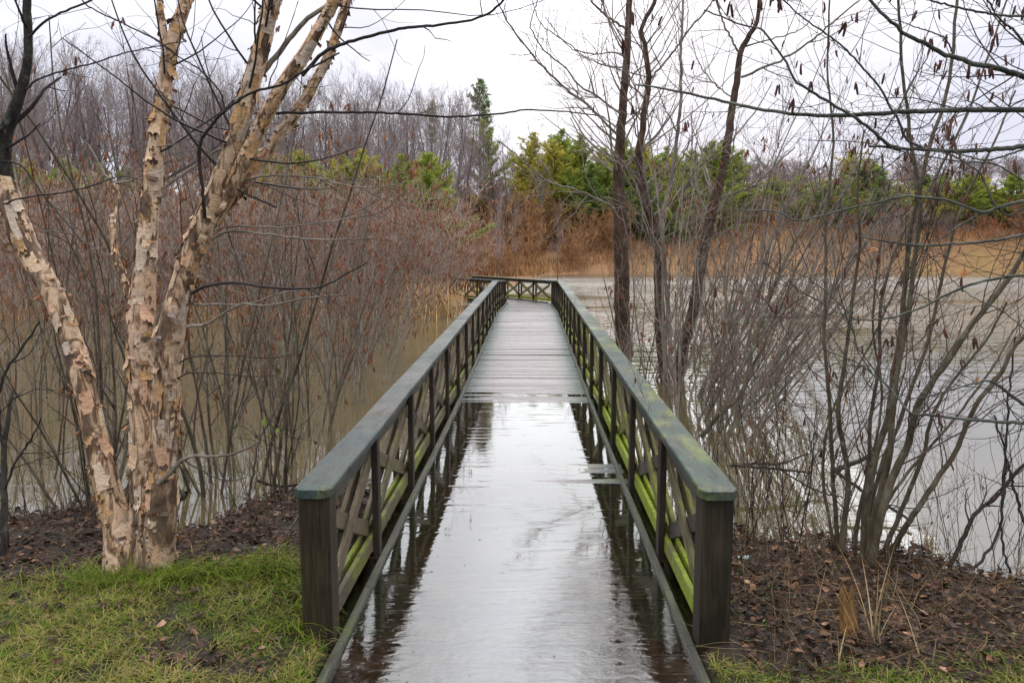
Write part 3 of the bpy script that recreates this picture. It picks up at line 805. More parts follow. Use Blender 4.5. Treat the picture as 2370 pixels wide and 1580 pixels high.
FL_COL = np.array([(.50, .34, .22), (.42, .26, .14), (.58, .45, .38), (.30, .16, .08), (.20, .11, .065), (.56, .38, .28), (.45, .22, .11), (.13, .08, .05)])
def flakes(mb, P, U, W, L, rng, big=1.0, sheets=42, curls=150):
    """papery bark: large pale sheets with lifting edges, and small ragged dark curls where they have torn"""
    m = len(P)
    for kind, dens in (('sheet', sheets), ('curl', curls)):
        for _ in range(int(L * dens)):
            t = rng.random() if (kind == 'sheet' or big < 1) else rng.random() ** 1.7; f = t * (m - 1); i = min(int(f), m - 2)
            c = P[i, :3]; r = P[i, 3]; T = norm(P[i + 1, :3] - P[i, :3])
            th0 = rng.random() * 2 * math.pi; sg = 1 if rng.random() < .5 else -1
            nz = mnoise.noise(Vector((math.cos(th0) * 1.6, math.sin(th0) * 1.6, t * L * 4.5 + L)))
            if kind == 'curl' and nz < -.05 and rng.random() < .85: continue
            if kind == 'sheet':
                wid = (.022 + .06 * rng.random() ** 1.3) * big; hgt = (.05 + .17 * rng.random() ** 1.6) * big
                curl = .05 + .5 * rng.random() ** 2.5; start = .45 + .35 * rng.random(); col = SH_COL[rng.integers(0, len(SH_COL))] * (.78 + .27 * rng.random())
                lift = .0025; nu, nv = 8, 6
            else:
                wid = (.010 + .040 * rng.random() ** 2.0) * big; hgt = (.006 + .022 * rng.random() ** 2 + .4 * wid * rng.random()) * big
                curl = .4 + 1.1 * rng.random() ** 1.3; start = .15; col = FL_COL[rng.integers(0, len(FL_COL))] * (.3 + .55 * rng.random()) * (1 if t > .12 or big < 1 else .7)
                lift = .003 + .003 * rng.random(); nu, nv = 5, 4
            wid = min(wid, r * 1.9); slant = rng.normal() * .4
            V = np.empty((nu, nv, 3))
            rag = .35 if kind == 'sheet' else .8
            lo = -.5 * hgt * (1 - rag * rng.random(nu)); hi = .5 * hgt * (1 - rag * rng.random(nu))
            edge = 1 - np.abs(np.linspace(-1, 1, nv)) ** 3 * .35 * rng.random()
            edge = edge * (1 + .18 * rng.normal(size=nv))
            down = rng.random() < .4
            for a in range(nu):
                fu = a / (nu - 1)
                for b in range(nv):
                    fv = b / (nv - 1); x = wid * (.5 + (fu - .5) * (edge[b] if fu > .5 else 1))
                    k2 = max(0, (fu if not down else 1 - fv) - start) / (1 - start)
                    span = wid * (1 - start) if not down else hgt * (1 - start)
                    off = lift + span * .75 * curl * k2 ** 1.7
                    phi = th0 + sg * (x - (0 if down else span * .5 * curl * k2 ** 2.4)) / max(r, .01)
                    rad = U[i] * math.cos(phi) + W[i] * math.sin(phi)
                    hh = lo[a] + (hi[a] - lo[a]) * fv + slant * (x - wid * .5) * .5
                    j = int(min(max(i + hh / max(L, .01) * (m - 1), 0), m - 1))
                    V[a, b] = c + (P[j, :3] - c) + rad * (P[j, 3] * 1.0 + off) + np.array([0, 0, -.25 * off])
            Q = [(a * nv + b, (a + 1) * nv + b, (a + 1) * nv + b + 1, a * nv + b + 1) for a in range(nu - 1) for b in range(nv - 1)]
            if sg < 0: Q = [x[::-1] for x in Q]
            mb.add(V.reshape(-1, 3), Q, None, col)

def near_twigs(rng, Ps, dens1=5., len1=.5, dens2=7., len2=.22, rmin=.0016, up=.03, ang=(48, 14), t0=.2):
    """two orders of fine twigs along a list of traced rows"""
    P = np.array([path(A, 14)[:, :3] for A in Ps]); R = np.array([path(A, 14)[:, 3] for A in Ps])
    p1, r1 = spawn(rng, P, R, dens1, ang, len1, 7, .13, up, .5, rmin * 1.2, t0=t0)
    p2, r2 = spawn(rng, p1, r1, dens2, (50, 14), len2, 5, .14, up, .6, rmin, t0=.2)
    return (p1, r1), (p2, r2)

bx, by = -1.97, 4.15
birch = thing('river_birch', 'multi-stemmed river birch with peeling cream and tan bark on the grassy bank', 'tree', (0, 0, 0))
rb = np.random.default_rng(101)
def DW(rows): return [(x, y, w) for x, y, w in rows]
STEMS = [
 # (rows in the 2352 view, Y start, Y end, amp, flare)
 ([(348, 1318, 92), (345, 1200, 84), (338, 1000, 74), (325, 800, 64), (326, 700, 58), (338, 560, 44), (350, 430, 41), (360, 330, 37), (370, 250, 33), (386, 140, 31), (396, 95, 30), (416, 50, 28), (432, -20, 25), (452, -110, 22)], 4.12, 4.3, .13, .42),
 ([(362, 1300, 66), (372, 1150, 70), (377, 1000, 64), (386, 850, 62), (396, 760, 58), (415, 660, 54), (442, 580, 50), (470, 510, 50), (500, 440, 47), (530, 350, 42), (560, 250, 39), (590, 150, 37), (612, 60, 38), (634, -30, 34), (655, -120, 28)], 4.02, 3.75, .13, .1),
 ([(478, 520, 34), (522, 450, 34), (560, 375, 34), (600, 290, 31), (640, 210, 30), (690, 140, 28), (730, 70, 25), (775, -10, 23), (830, -110, 20)], 3.9, 3.6, .12, 0),
 ([(500, 500, 24), (545, 440, 26), (585, 390, 28), (630, 330, 26), (680, 260, 23), (715, 205, 22), (750, 140, 19), (775, 70, 19), (806, -20, 17), (838, -110, 14)], 3.95, 3.85, .12, 0),
 ([(318, 790, 20), (304, 720, 19), (290, 650, 16), (268, 595, 14), (260, 530, 13), (264, 470, 11), (270, 425, 10)], 4.16, 4.3, .08, 0),
 ([(288, 1318, 74), (268, 1200, 60), (240, 1090, 53), (210, 960, 50), (185, 860, 50), (160, 770, 47), (125, 680, 46), (90, 620, 49), (60, 560, 50), (30, 490, 56), (8, 410, 46)], 4.1, 4.35, .14, .42),
 ([(385, 150, 22), (372, 60, 16), (366, -20, 14), (360, -90, 11)], 4.28, 4.35, .08, 0),
]
for i, (rows, Y0, Y1, amp, fl) in enumerate(STEMS):
    A = traced(rows, Y0, Y1, max(10, len(rows)), DS)
    k = 30 if rows[0][2] > 50 else 18
    V, Q, P, U, W, L = lumpy_trunk(A, k, amp, i * 13.7, .014, fl)
    mb = MB(); mb.add(V, Q); st = mb.build('stem', [M['birch']], birch)
    mf = MB(); big = 1.0 if rows[0][2] > 50 else (.75 if rows[0][2] > 22 else .4)
    flakes(mf, P, U, W, L, rb, big, *((46, 170) if rows[0][2] > 50 else (60, 110)))
    mf.build('peeling_bark', [M['flake']], st)['kind'] = 'stuff'

BR = []   # dark or grey branches of the birch, photo pixels
def br(pts, wa, wb, Y0, Y1, dark=True): BR.append((w3(pts, wa, wb), Y0, Y1, dark))
BR.append(([(14, 430, 40), (5, 360, 38), (20, 290, 30), (45, 222, 25), (63, 150, 20), (65, 80, 19), (62, 0, 18), (64, -110, 14)], 4.35, 4.2, True))
br([(474, 505), (470, 450), (461, 341), (490, 290), (523, 255), (585, 213), (654, 196), (700, 166), (758, 138), (785, 123)], 9, 4, 3.8, 3.4)
br([(700, 175), (745, 125), (800, 100), (883, 77), (945, 64), (1003, 60), (1096, 45), (1148, 20), (1172, -10)], 9, 5, 3.65, 3.2)
br([(628, 262), (720, 261), (800, 260), (900, 262), (1035, 270), (1100, 267), (1170, 262), (1215, 255), (1300, 258), (1385, 268)], 7, 3, 3.8, 4.0)
br([(551, 427), (585, 413), (644, 406), (723, 411), (800, 429), (862, 434), (938, 424)], 5, 2.5, 3.9, 3.7, False)
br([(506, 534), (534, 523), (661, 525), (800, 506), (886, 489), (927, 448)], 5, 2, 3.8, 3.6, False)
br([(492, 551), (537, 535), (620, 542), (723, 554), (800, 554), (870, 552)], 6, 3, 3.8, 3.6, False)
br([(444, 678), (482, 661), (541, 654), (613, 663), (689, 668), (744, 663), (800, 635), (852, 606)], 9, 3, 3.8, 3.5)
br([(451, 704), (510, 704), (578, 702), (654, 678), (733, 668)], 5, 3, 3.8, 3.7, False)
br([(437, 755), (482, 747), (551, 706), (620, 707), (723, 688), (800, 682)], 7, 3, 3.85, 3.6, False)
br([(410, 840), (448, 826), (534, 823), (620, 828), (675, 821)], 4, 2, 3.95, 3.7)
br([(402, 880), (437, 864), (510, 864), (568, 871), (637, 869)], 4, 2, 3.95, 3.7)
br([(365, 1118), (396, 1092), (424, 1064), (448, 1055), (510, 1055), (565, 1040), (600, 1020)], 11, 5, 3.9, 3.9, False)
br([(65, 86), (120, 41), (207, 3), (260, -30)], 6, 4, 4.2, 4.0)
br([(62, 206), (93, 182), (155, 162), (224, 145), (275, 127), (362, 107), (430, 96)], 5, 2.5, 4.2, 3.9)
br([(0, 478), (52, 458), (172, 441), (275, 410), (327, 417)], 5, 2, 4.3, 3.9)
br([(14, 344), (55, 320), (93, 286)], 6, 3, 4.3, 4.2)
br([(4, 372), (52, 386), (103, 455), (155, 516), (190, 560)], 5, 3, 4.3, 4.1)
br([(20, 290), (-10, 300), (-40, 270)], 8, 6, 4.3, 4.2)
br([(410, 128), (362, 93), (286, 55), (207, 17), (180, -20)], 4, 3, 4.1, 3.8)
br([(520, 250), (506, 207), (460, 160), (413, 131), (379, 107), (330, 70)], 4, 2, 3.8, 3.6)
br([(418, 75), (413, 110), (395, 140)], 4, 3, 4.1, 4.1)
br([(375, 438), (400, 420), (455, 380), (508, 345), (560, 332), (600, 326)], 8, 3, 4.2, 4.3, False)
br([(270, 425), (240, 400), (215, 350), (195, 325)], 5, 2, 4.3, 4.4, False)
br([(270, 425), (310, 415), (345, 395), (400, 370)], 5, 3, 4.3, 4.3, False)
br([(590, 190), (640, 130), (700, 55), (760, 10), (800, -30)], 14, 9, 3.85, 3.7, False)
br([(640, 480), (536, 430), (540, 390), (575, 340), (590, 290)], 5, 3, 3.85, 3.8)
br([(300, 545), (255, 590), (170, 545), (100, 535), (40, 540)], 4, 2, 4.25, 4.3, False)
br([(362, 340), (420, 330), (520, 285), (600, 285), (700, 290)], 3, 2, 4.1, 4.0, False)
rows_all = []
for i, (rows, Y0, Y1, dark) in enumerate(BR):
    A = traced(rows, Y0, Y1, max(14, len(rows) * 5), 1.0, .0014, i)
    mb = MB(); tubes(mb, A[:, :3], A[:, 3], 8 if rows[0][2] < 15 else 16)
    mb.build('branch', [M['twig_dark'] if (dark and rows[0][2] < 20) else (M['dark_bark'] if dark else M['grey_bark'])], birch)
    rows_all.append(A)
(p1, r1), (p2, r2) = near_twigs(rb, rows_all, 3.6, .42, 4.2, .2, .0014, .02)
mb = MB(); tubes(mb, p1, r1, 4); tubes(mb, p2, r2, 3)
upper = [traced(STEMS[i][0], STEMS[i][1], STEMS[i][2], 14, DS) for i in (0, 1, 2, 3)]
q1, s1 = spawn(rb, np.array([u[7:, :3] for u in upper]), np.array([u[7:, 3] for u in upper]), 7.5, (55, 15), 1.0, 11, .075, .045, .15, .0022)
q2, s2 = spawn(rb, q1, s1, 4.5, (48, 14), .3, 6, .13, .02, .6, .0014)
tubes(mb, q1, s1, 4); tubes(mb, q2, s2, 3)
mb.build('twig_spray', [M['twig_dark']], birch)

# ------------------------------------------------------------------ shrubs
def shrub_meshes(name, seed, h, nst, spread, lean, r0, bark, twig, catkin=0.0, d1=2.0, l1=.9, d2=4.5, l2=.38, d3=4.5, l3=.17, rmin=.0022, base=.22, up=.06, wig=.07, cat_size=.07, k=6, leanv=(0, 0), cmat='catkin'):
    rng = np.random.default_rng(seed)
    n = 11
    a = rng.random(nst) * 2 * math.pi
    P = np.empty((nst, n + 1, 3)); P[:, 0] = np.stack([np.cos(a) * base * rng.random(nst) ** .5, np.sin(a) * base * rng.random(nst) ** .5, np.full(nst, -.35)], 1)
    d = norm(np.stack([np.cos(a) * spread * rng.random(nst) + leanv[0], np.sin(a) * spread * rng.random(nst) + leanv[1], np.ones(nst)], 1))
    L = (h + .35) * (.6 + .4 * rng.random(nst)); L[: max(1, nst // 4)] = h + .35
    for s in range(n):
        d = norm(d + wig * rng.normal(size=(nst, 3)) + np.array([0, 0, up * .35]))
        P[:, s + 1] = P[:, s] + d * (L / n)[:, None]
    rr = r0 * (.45 + .55 * rng.random(nst)); R = rr[:, None] * np.linspace(1, .22, n + 1)[None]
    ms = MB(); tubes(ms, P, R, k)
    mt = MB()
    p1, r1 = spawn(rng, P, R, d1, (36, 12), l1, 7, .10, up, .5, rmin * 1.6, t0=.18)
    p2, r2 = spawn(rng, p1, r1, d2, (42, 14), l2, 5, .13, up * .6, .55, rmin * 1.15, t0=.12)
    p3, r3 = spawn(rng, p2, r2, d3, (45, 15), l3, 3, .15, .02, .6, rmin, t0=.2)
    tubes(mt, p1, r1, 4); tubes(mt, p2, r2, 3); tubes(mt, p3, r3, 3)
    out = [('stem_clump', ms.mesh(name + '_stems', [M[bark]])), ('twig_crown', mt.mesh(name + '_twigs', [M[twig]]))]
    if catkin > 0:
        mc = MB(); hang_catkins(mc, rng, pick_tips(rng, p2, catkin), cat_size); hang_catkins(mc, rng, pick_tips(rng, p3, catkin * .5), cat_size)
        if mc.n: out.append(('catkin_cluster', mc.mesh(name + '_catkins', [M[cmat]])))
    return out

def place(parts, name, label, cat, loc, rz=0, sc=1.0, group=None, szl=None):
    t = thing(name, label, cat, loc, group)
    t.rotation_euler = (0, 0, rz); t.scale = (sc, sc, sc if szl is None else szl)
    for pn, me in parts:
        o = link(pn, me, t)
        if pn == 'catkin_cluster': o['kind'] = 'stuff'
    return t

def gz(x, y): return float(ground_h(np.array([x]), np.array([y]))[0])
def plan(px, Y): return (px - 1185.0) / F_PX * Y * (CP + SP * 0) , Y
rs = np.random.default_rng(55)

# named shrubs on and just off the left bank
V_near = [shrub_meshes('alder_near%d' % i, 200 + i, 3.4, 12, .5, 0, .017, 'alder_bark', 'twig_brown', .25, 1.8, .85, 4.2, .34, 4.2, .16, .0018, base=.2, cat_size=.05) for i in range(4)]
V_thin = [shrub_meshes('alder_thin%d' % i, 230 + i, 3.2, 8, .30, 0, .012, 'alder_bark', 'twig_pale', .16, 2.2, .7, 4.6, .3, 3.8, .15, .0016, base=.35, wig=.08, cat_size=.045) for i in range(4)]
V_mid = [shrub_meshes('alder_mid%d' % i, 260 + i, 4.0, 12, .55, 0, .0145, 'grey_bark', 'twig_pale', .5, 2.2, .9, 4.6, .4, 4.2, .2, .0026, base=.35, cat_size=.09, wig=.085) for i in range(4)]
def shrub_at(var, px, Y, label, h_scale=1.0, rz=None, group=None, name='alder_shrub'):
    x = (px - 1185.0) / F_PX * Y
    z = max(gz(x, Y), -.25)
    return place(var, name, label, 'shrub', (x, Y, z), rs.random() * 6.28 if rz is None else rz, h_scale, group)
shrub_at(V_near[0], 500, 5.95, 'thick dark alder clump at the water edge between the birch and the bridge post', 1.05, .4)
shrub_at(V_near[1], 205, 5.45, 'alder clump with brown stems at the water edge just left of the birch', .95, 1.9)
shrub_at(V_thin[0], 640, 5.9, 'slim alder stems rising from leaf litter beside the left bridge post', .85)
shrub_at(V_thin[1], 30, 6.2, 'slim alder stems standing in water at the left picture edge', .95)
shrub_at(V_thin[2], 330, 7.2, 'slim alder stems standing in water directly behind the birch trunks', 1.0)
shrub_at(V_near[2], 690, 7.8, 'alder clump in shallow water beside the second left railing bay', .92)
shrub_at(V_thin[3], 130, 7.8, 'slender grey alder in the water beyond the leaning birch stem', 1.1)
grpB = 'bare alders standing in the flooded left margin'
k = 0
for px, Y in [(20, 9.5), (90, 8.6), (250, 9.8), (400, 9.2), (470, 8.4), (560, 9.0), (610, 10.5), (700, 10.2), (770, 9.4), (180, 11.8), (330, 12.4), (480, 12.0), (660, 13.0), (790, 12.2), (50, 13.5), (250, 14.5), (560, 14.6), (730, 15.2), (400, 16.0), (120, 16.5), (640, 17.5), (850, 13.2), (900, 15.5), (880, 17.6), (945, 18.5), (820, 10.9)][::1]:
    if px < 760 and k % 4 == 3: k += 1; continue
    var = [V_thin, V_near, V_mid][0 if Y < 9.3 else (k % 3)][k % 4]
    if px < 820: shrub_at(var, px, Y, 'bare grey brown alder standing in the flooded margin behind the birch', .8 + .3 * rs.random(), None, grpB)
    else: shrub_at(V_mid[k % 4], px, Y, 'bare alder with rusty catkins close along the left bridge railing', .72 + .16 * rs.random(), None, 'alders along the left railing')
    k += 1

# thicket on the marsh to the left of the bridge
V_thk = [shrub_meshes('thicket%d' % i, 300 + i, 4.6, 17, .95, 0, .017, 'red_twig', 'red_twig', .42, 2.0, 1.1, 4.2, .55, 4.6, .3, .0055, base=.7, up=.05, wig=.10, cat_size=.16, k=5) for i in range(5)]
k = 0
while k < 105:
    Y = 22.5 + 24 * rs.random() ** 1.2; px = -60 + 1165 * rs.random(); x = (px - 1185) / F_PX * Y
    if gz(x, Y) < .0 or (px > 1010 and Y < 30): continue
    if px > 1000 and rs.random() < .55: continue
    s = .78 + .32 * rs.random() - (.12 if px > 900 else 0)
    place(V_thk[k % 5], 'thicket_alder', 'leafless rosy brown alder with rusty catkins in the marsh thicket left of the bridge', 'shrub', (x, Y, gz(x, Y)), rs.random() * 6.28, s, 'alder thicket on the marsh')
    k += 1

# sapling with a few green leaves
rng = np.random.default_rng(77)
t = thing('leafy_sapling', 'thin sapling still holding a few green leaves left of the bridge railing', 'sapling', (0, 0, 0))
As = [traced(w3([(628, 1140), (640, 1050), (655, 960), (668, 860), (672, 760), (690, 690)], 9, 3), 5.7, 5.9, 24, DS, .004, 3),
      traced(w3([(572, 1150), (585, 1060), (600, 1000), (640, 930), (665, 880)], 6, 3), 5.7, 5.8, 20, DS, .004, 4)]
mb = MB()
for A in As: tubes(mb, A[:, :3], A[:, 3], 6)
(p1, r1), (p2, r2) = near_twigs(rng, As, 5, .3, 5, .14)
tubes(mb, p1, r1, 4); tubes(mb, p2, r2, 3); mb.build('stem', [M['alder_bark']], t)
mb = MB(); tips = np.concatenate([p1[:, -1], p2[:, -1], p1[:, 4]]); tips = tips[rng.random(len(tips)) < .45]
leaf_cards(mb, rng, tips, .055, [(.12, .19, .03), (.17, .22, .04), (.09, .15, .03)], 1.0)
mb.build('foliage', [M['green_leaf']], t)

# ------------------------------------------------------------------ dark sapling trunk on the left picture edge
t = thing('dark_sapling', 'dark slender trunk standing on the bank at the very left edge', 'tree', (0, 0, 0))
As = [traced(w3([(8, 1360), (10, 1250), (10, 1150), (8, 1060), (14, 980), (30, 900)], 20, 8), 4.25, 4.4, 24, DS, .003, 1),
      traced(w3([(12, 1120), (35, 1060), (70, 1010), (95, 960)], 7, 3), 4.3, 4.2, 20, DS, .003, 2),
      traced(w3([(10, 1030), (-5, 950), (10, 860), (50, 800), (90, 740)], 9, 4), 4.35, 4.3, 20, DS, .003, 3)]
mb = MB(); [tubes(mb, A[:, :3], A[:, 3], 10) for A in As]; mb.build('trunk', [M['dark_bark']], t)
for A in As:
    (p1, r1), (p2, r2) = near_twigs(rng, [A], 6, .4, 6, .18)
    if len(p1): mb = MB(); tubes(mb, p1, r1, 4); tubes(mb, p2, r2, 3); mb.build('twig_spray', [M['twig_dark']], t)

# ------------------------------------------------------------------ the slim trees right of the bridge
def trio(name, label, main, branches, mat, seed, dens=(4.6, 1.0, 4.2, .42), pale=True, catk=.0):
    t = thing(name, label, 'tree', (0, 0, 0)); rg = np.random.default_rng(seed)
    rows, Y0, Y1 = main
    A = traced(rows, Y0, Y1, 60, 1.0, .006, seed)
    A = np.vstack([A[0] - np.array([0, 0, .7, 0]) + np.array([0, 0, 0, A[0, 3] * .15]), A])
    mb = MB(); tubes(mb, A[:, :3], A[:, 3], 14); mb.build('trunk', [M[mat]], t)
    Bs = []
    for pts, wa, wb, y0, y1 in branches:
        B = traced(w3(pts, wa, wb), y0, y1, 26, 1.0, .008, seed + len(Bs)); Bs.append(B)
        mb = MB(); tubes(mb, B[:, :3], B[:, 3], 6); mb.build('branch', [M['grey_bark'] if pale else M[mat]], t)
    mb = MB()
    (p1, r1), (p2, r2) = near_twigs(rg, Bs, dens[0], dens[1], dens[2], dens[3], .003, .05, (42, 12), .15)
    up = path(A, 20)[6:]
    q1, s1 = spawn(rg, up[None, :, :3], up[None, :, 3], 4.6, (48, 12), 1.5, 9, .07, .07, .26, .0055)
    q2, s2 = spawn(rg, q1, s1, 2.6, (40, 12), .7, 6, .1, .05, .5, .0035); q3, s3 = spawn(rg, q2, s2, 3, (42, 12), .3, 4, .12, .03, .6, .0028)
    for p, r, k in ((p1, r1, 4), (p2, r2, 3), (q1, s1, 5), (q2, s2, 3), (q3, s3, 3)): tubes(mb, p, r, k)
    mb.build('twig_crown', [M['twig_pale']], t)
    if catk:
        mc = MB(); hang_catkins(mc, rg, pick_tips(rg, q3, catk), .09); hang_catkins(mc, rg, pick_tips(rg, p2, catk), .09); mc.build('catkin_cluster', [M['catkin']], t)['kind'] = 'stuff'
trio('slim_tree', 'tall slim dark trunk nearest the bridge railing with long arching pale branches',
     ([(1452, 835, 38), (1441, 765, 36), (1439, 605, 35), (1436, 504, 31), (1431, 423, 27), (1433, 353, 24), (1439, 272, 20), (1449, 151, 17), (1454, 60, 15), (1457, 0, 14), (1466, -160, 10)], 14.2, 14.6),
     [([(1430, 313), (1365, 248), (1296, 193), (1248, 145), (1220, 110), (1189, 72), (1158, 17), (1144, -20)], 6, 3, 14.4, 12.5),
      ([(1437, 265), (1368, 213), (1344, 203), (1310, 160), (1258, 117), (1234, 79), (1227, 62), (1244, 0), (1250, -40)], 5, 2, 14.4, 13.4),
      ([(1451, 69), (1413, 45), (1385, 21), (1368, 0), (1350, -40)], 6, 4, 14.5, 13.8),
      ([(1447, 155), (1399, 152), (1344, 127), (1300, 92), (1262, 40)], 4, 2, 14.5, 15.2),
      ([(1443, 131), (1420, 122), (1358, 124), (1299, 90), (1250, 52), (1232, 0)], 4, 2, 14.5, 13.2),
      ([(1427, 489), (1385, 461), (1317, 434), (1265, 420), (1230, 389), (1196, 362), (1160, 330)], 6, 3, 14.3, 12.9),
      ([(1430, 296), (1372, 255), (1338, 215), (1300, 190)], 4, 2, 14.4, 15.5),
      ([(1455, 190), (1480, 160), (1520, 135), (1560, 60)], 4, 2, 14.4, 13.6),
      ([(1441, 240), (1475, 212), (1490, 120), (1530, 60)], 4, 2, 14.4, 15.0)], 'brown_bark', 401)
trio('slim_tree', 'middle slim dark trunk of the three right of the bridge, forked near its top',
     ([(1545, 905, 26), (1530, 790, 24), (1524, 645, 22), (1521, 548, 20), (1499, 482, 19), (1485, 430, 18), (1478, 355, 16), (1485, 310, 15), (1496, 220, 14), (1501, 172, 13), (1492, 103, 11), (1485, 65, 10), (1516, 0, 9), (1535, -120, 6)], 11.0, 11.4),
     [([(1506, 182), (1533, 151), (1571, 103), (1600, 62), (1625, 38), (1652, 0), (1670, -40)], 5, 3, 11.3, 10.6),
      ([(1499, 482), (1532, 430), (1545, 360), (1556, 300)], 5, 3, 11.1, 11.8),
      ([(1480, 330), (1466, 280), (1455, 180), (1440, 120)], 4, 2, 11.2, 10.4),
      ([(1524, 560), (1570, 480), (1600, 410), (1650, 360), (1690, 335)], 6, 2, 11.0, 10.5),
      ([(1522, 590), (1480, 520), (1440, 470), (1390, 455)], 4, 2, 11.0, 10.3)], 'brown_bark', 402)
trio('slim_tree', 'slim dark trunk leaning right, rightmost of the three right of the bridge',
     ([(1566, 900, 30), (1580, 805, 28), (1601, 737, 27), (1615, 650, 26), (1628, 582, 25), (1639, 530, 24), (1653, 465, 23), (1673, 396, 20), (1684, 327, 19), (1694, 255, 17), (1708, 172, 15), (1715, 120, 13), (1732, 86, 12), (1749, 58, 10), (1758, 0, 8), (1764, -110, 6)], 11.2, 11.8),
     [([(1708, 120), (1673, 52), (1660, 0), (1655, -40)], 5, 3, 11.7, 11.4),
      ([(1715, 179), (1763, 158), (1811, 138), (1880, 93), (1914, 62), (1990, 0), (2020, -30)], 6, 3, 11.7, 10.8),
      ([(1721, 110), (1776, 93), (1828, 79), (1863, 62), (1890, 20)], 4, 2, 11.7, 12.4),
      ([(1666, 461), (1708, 444), (1749, 427), (1797, 379), (1840, 340)], 7, 3, 11.5, 11.0),
      ([(1700, 230), (1660, 200), (1620, 150), (1600, 90)], 4, 2, 11.6, 12.2),
      ([(1634, 560), (1700, 520), (1740, 470), (1790, 450)], 5, 2, 11.3, 10.4)], 'brown_bark', 403)
trio('pale_sapling', 'thin pale grey stem between the middle and the right dark trunks', 
     ([(1556, 880, 10), (1548, 740, 10), (1536, 600, 10), (1533, 517, 9), (1554, 413, 9), (1568, 310, 8), (1575, 207, 7), (1578, 69, 6), (1582, 0, 5), (1588, -80, 4)], 10.5, 10.8),
     [([(1554, 413), (1590, 340), (1620, 290), (1640, 240)], 4, 2, 10.6, 10.2), ([(1568, 310), (1540, 250), (1520, 200)], 4, 2, 10.7, 10.9), ([(1536, 600), (1500, 540), (1470, 420), (1450, 380)], 4, 2, 10.5, 10.2)], 'grey_bark', 404)

# grey alder shrubs fanning out around those trunks
V_rt = [shrub_meshes('alder_fan%d' % i, 420 + i, 3.7, 13, .62, 0, .022, 'grey_bark', 'twig_pale', .16, 2.4, .95, 4.8, .42, 4.4, .2, .0023, base=.3, leanv=(.28, 0), cat_size=.06) for i in range(3)]
shrub_at(V_rt[0], 1590, 8.6, 'grey alder fanning out over the water behind the right railing', 1.0, 0)
shrub_at(V_rt[1], 1650, 7.4, 'leaning alder close behind the right railing with stems spread low over the pond', .8, .2)
shrub_at(V_rt[2], 1500, 11.6, 'grey alder at the foot of the slim trunk trio', .8, -.3)
shrub_at(V_rt[0], 1420, 13.2, 'low twiggy alder at the foot of the trunk nearest the railing', .55, 1.2)
shrub_at(V_rt[1], 1700, 10.5, 'twiggy alder in the pond right of the leaning trunk', .82, -.1)
shrub_at(V_rt[2], 1640, 9.6, 'tall pale twigged alder tangled behind the leaning trunk over the pond', 1.2, .1)
shrub_at(V_rt[0], 1745, 12.5, 'pale twigged alder standing in the pond farther out to the right', 1.25, .5)
shrub_at(V_rt[1], 1560, 10.2, 'pale twigged alder between the middle and leaning trunks', 1.05, -.6)
t = thing('leaning_alder', 'single mossy alder stem leaning right from behind the right railing', 'tree', (0, 0, 0))
As = [traced(w3([(1640, 1110), (1656, 1070), (1684, 1012), (1718, 919), (1742, 805), (1770, 719), (1804, 633), (1845, 547), (1880, 470)], 17, 6), 6.6, 7.4, 40, 1, .006, 9),
      traced(w3([(1622, 1010), (1660, 965), (1705, 925), (1735, 860), (1800, 740), (1850, 690)], 12, 4), 7.0, 7.0, 30, 1, .006, 10)]
mb = MB(); [tubes(mb, A[:, :3], A[:, 3], 10) for A in As]; mb.build('trunk', [M['alder_bark']], t)
(p1, r1), (p2, r2) = near_twigs(rng, As, 4, .8, 5, .35, .0018, .05); q2, s2 = spawn(rng, p2, r2, 5, (45, 14), .18, 3, .13, .02, .6, .0016)
mb = MB(); tubes(mb, p1, r1, 4); tubes(mb, p2, r2, 3); tubes(mb, q2, s2, 3); mb.build('twig_crown', [M['twig_brown']], t)
mc = MB(); hang_catkins(mc, rng, pick_tips(rng, q2, .1), .05); mc.build('catkin_cluster', [M['catkin']], t)['kind'] = 'stuff'

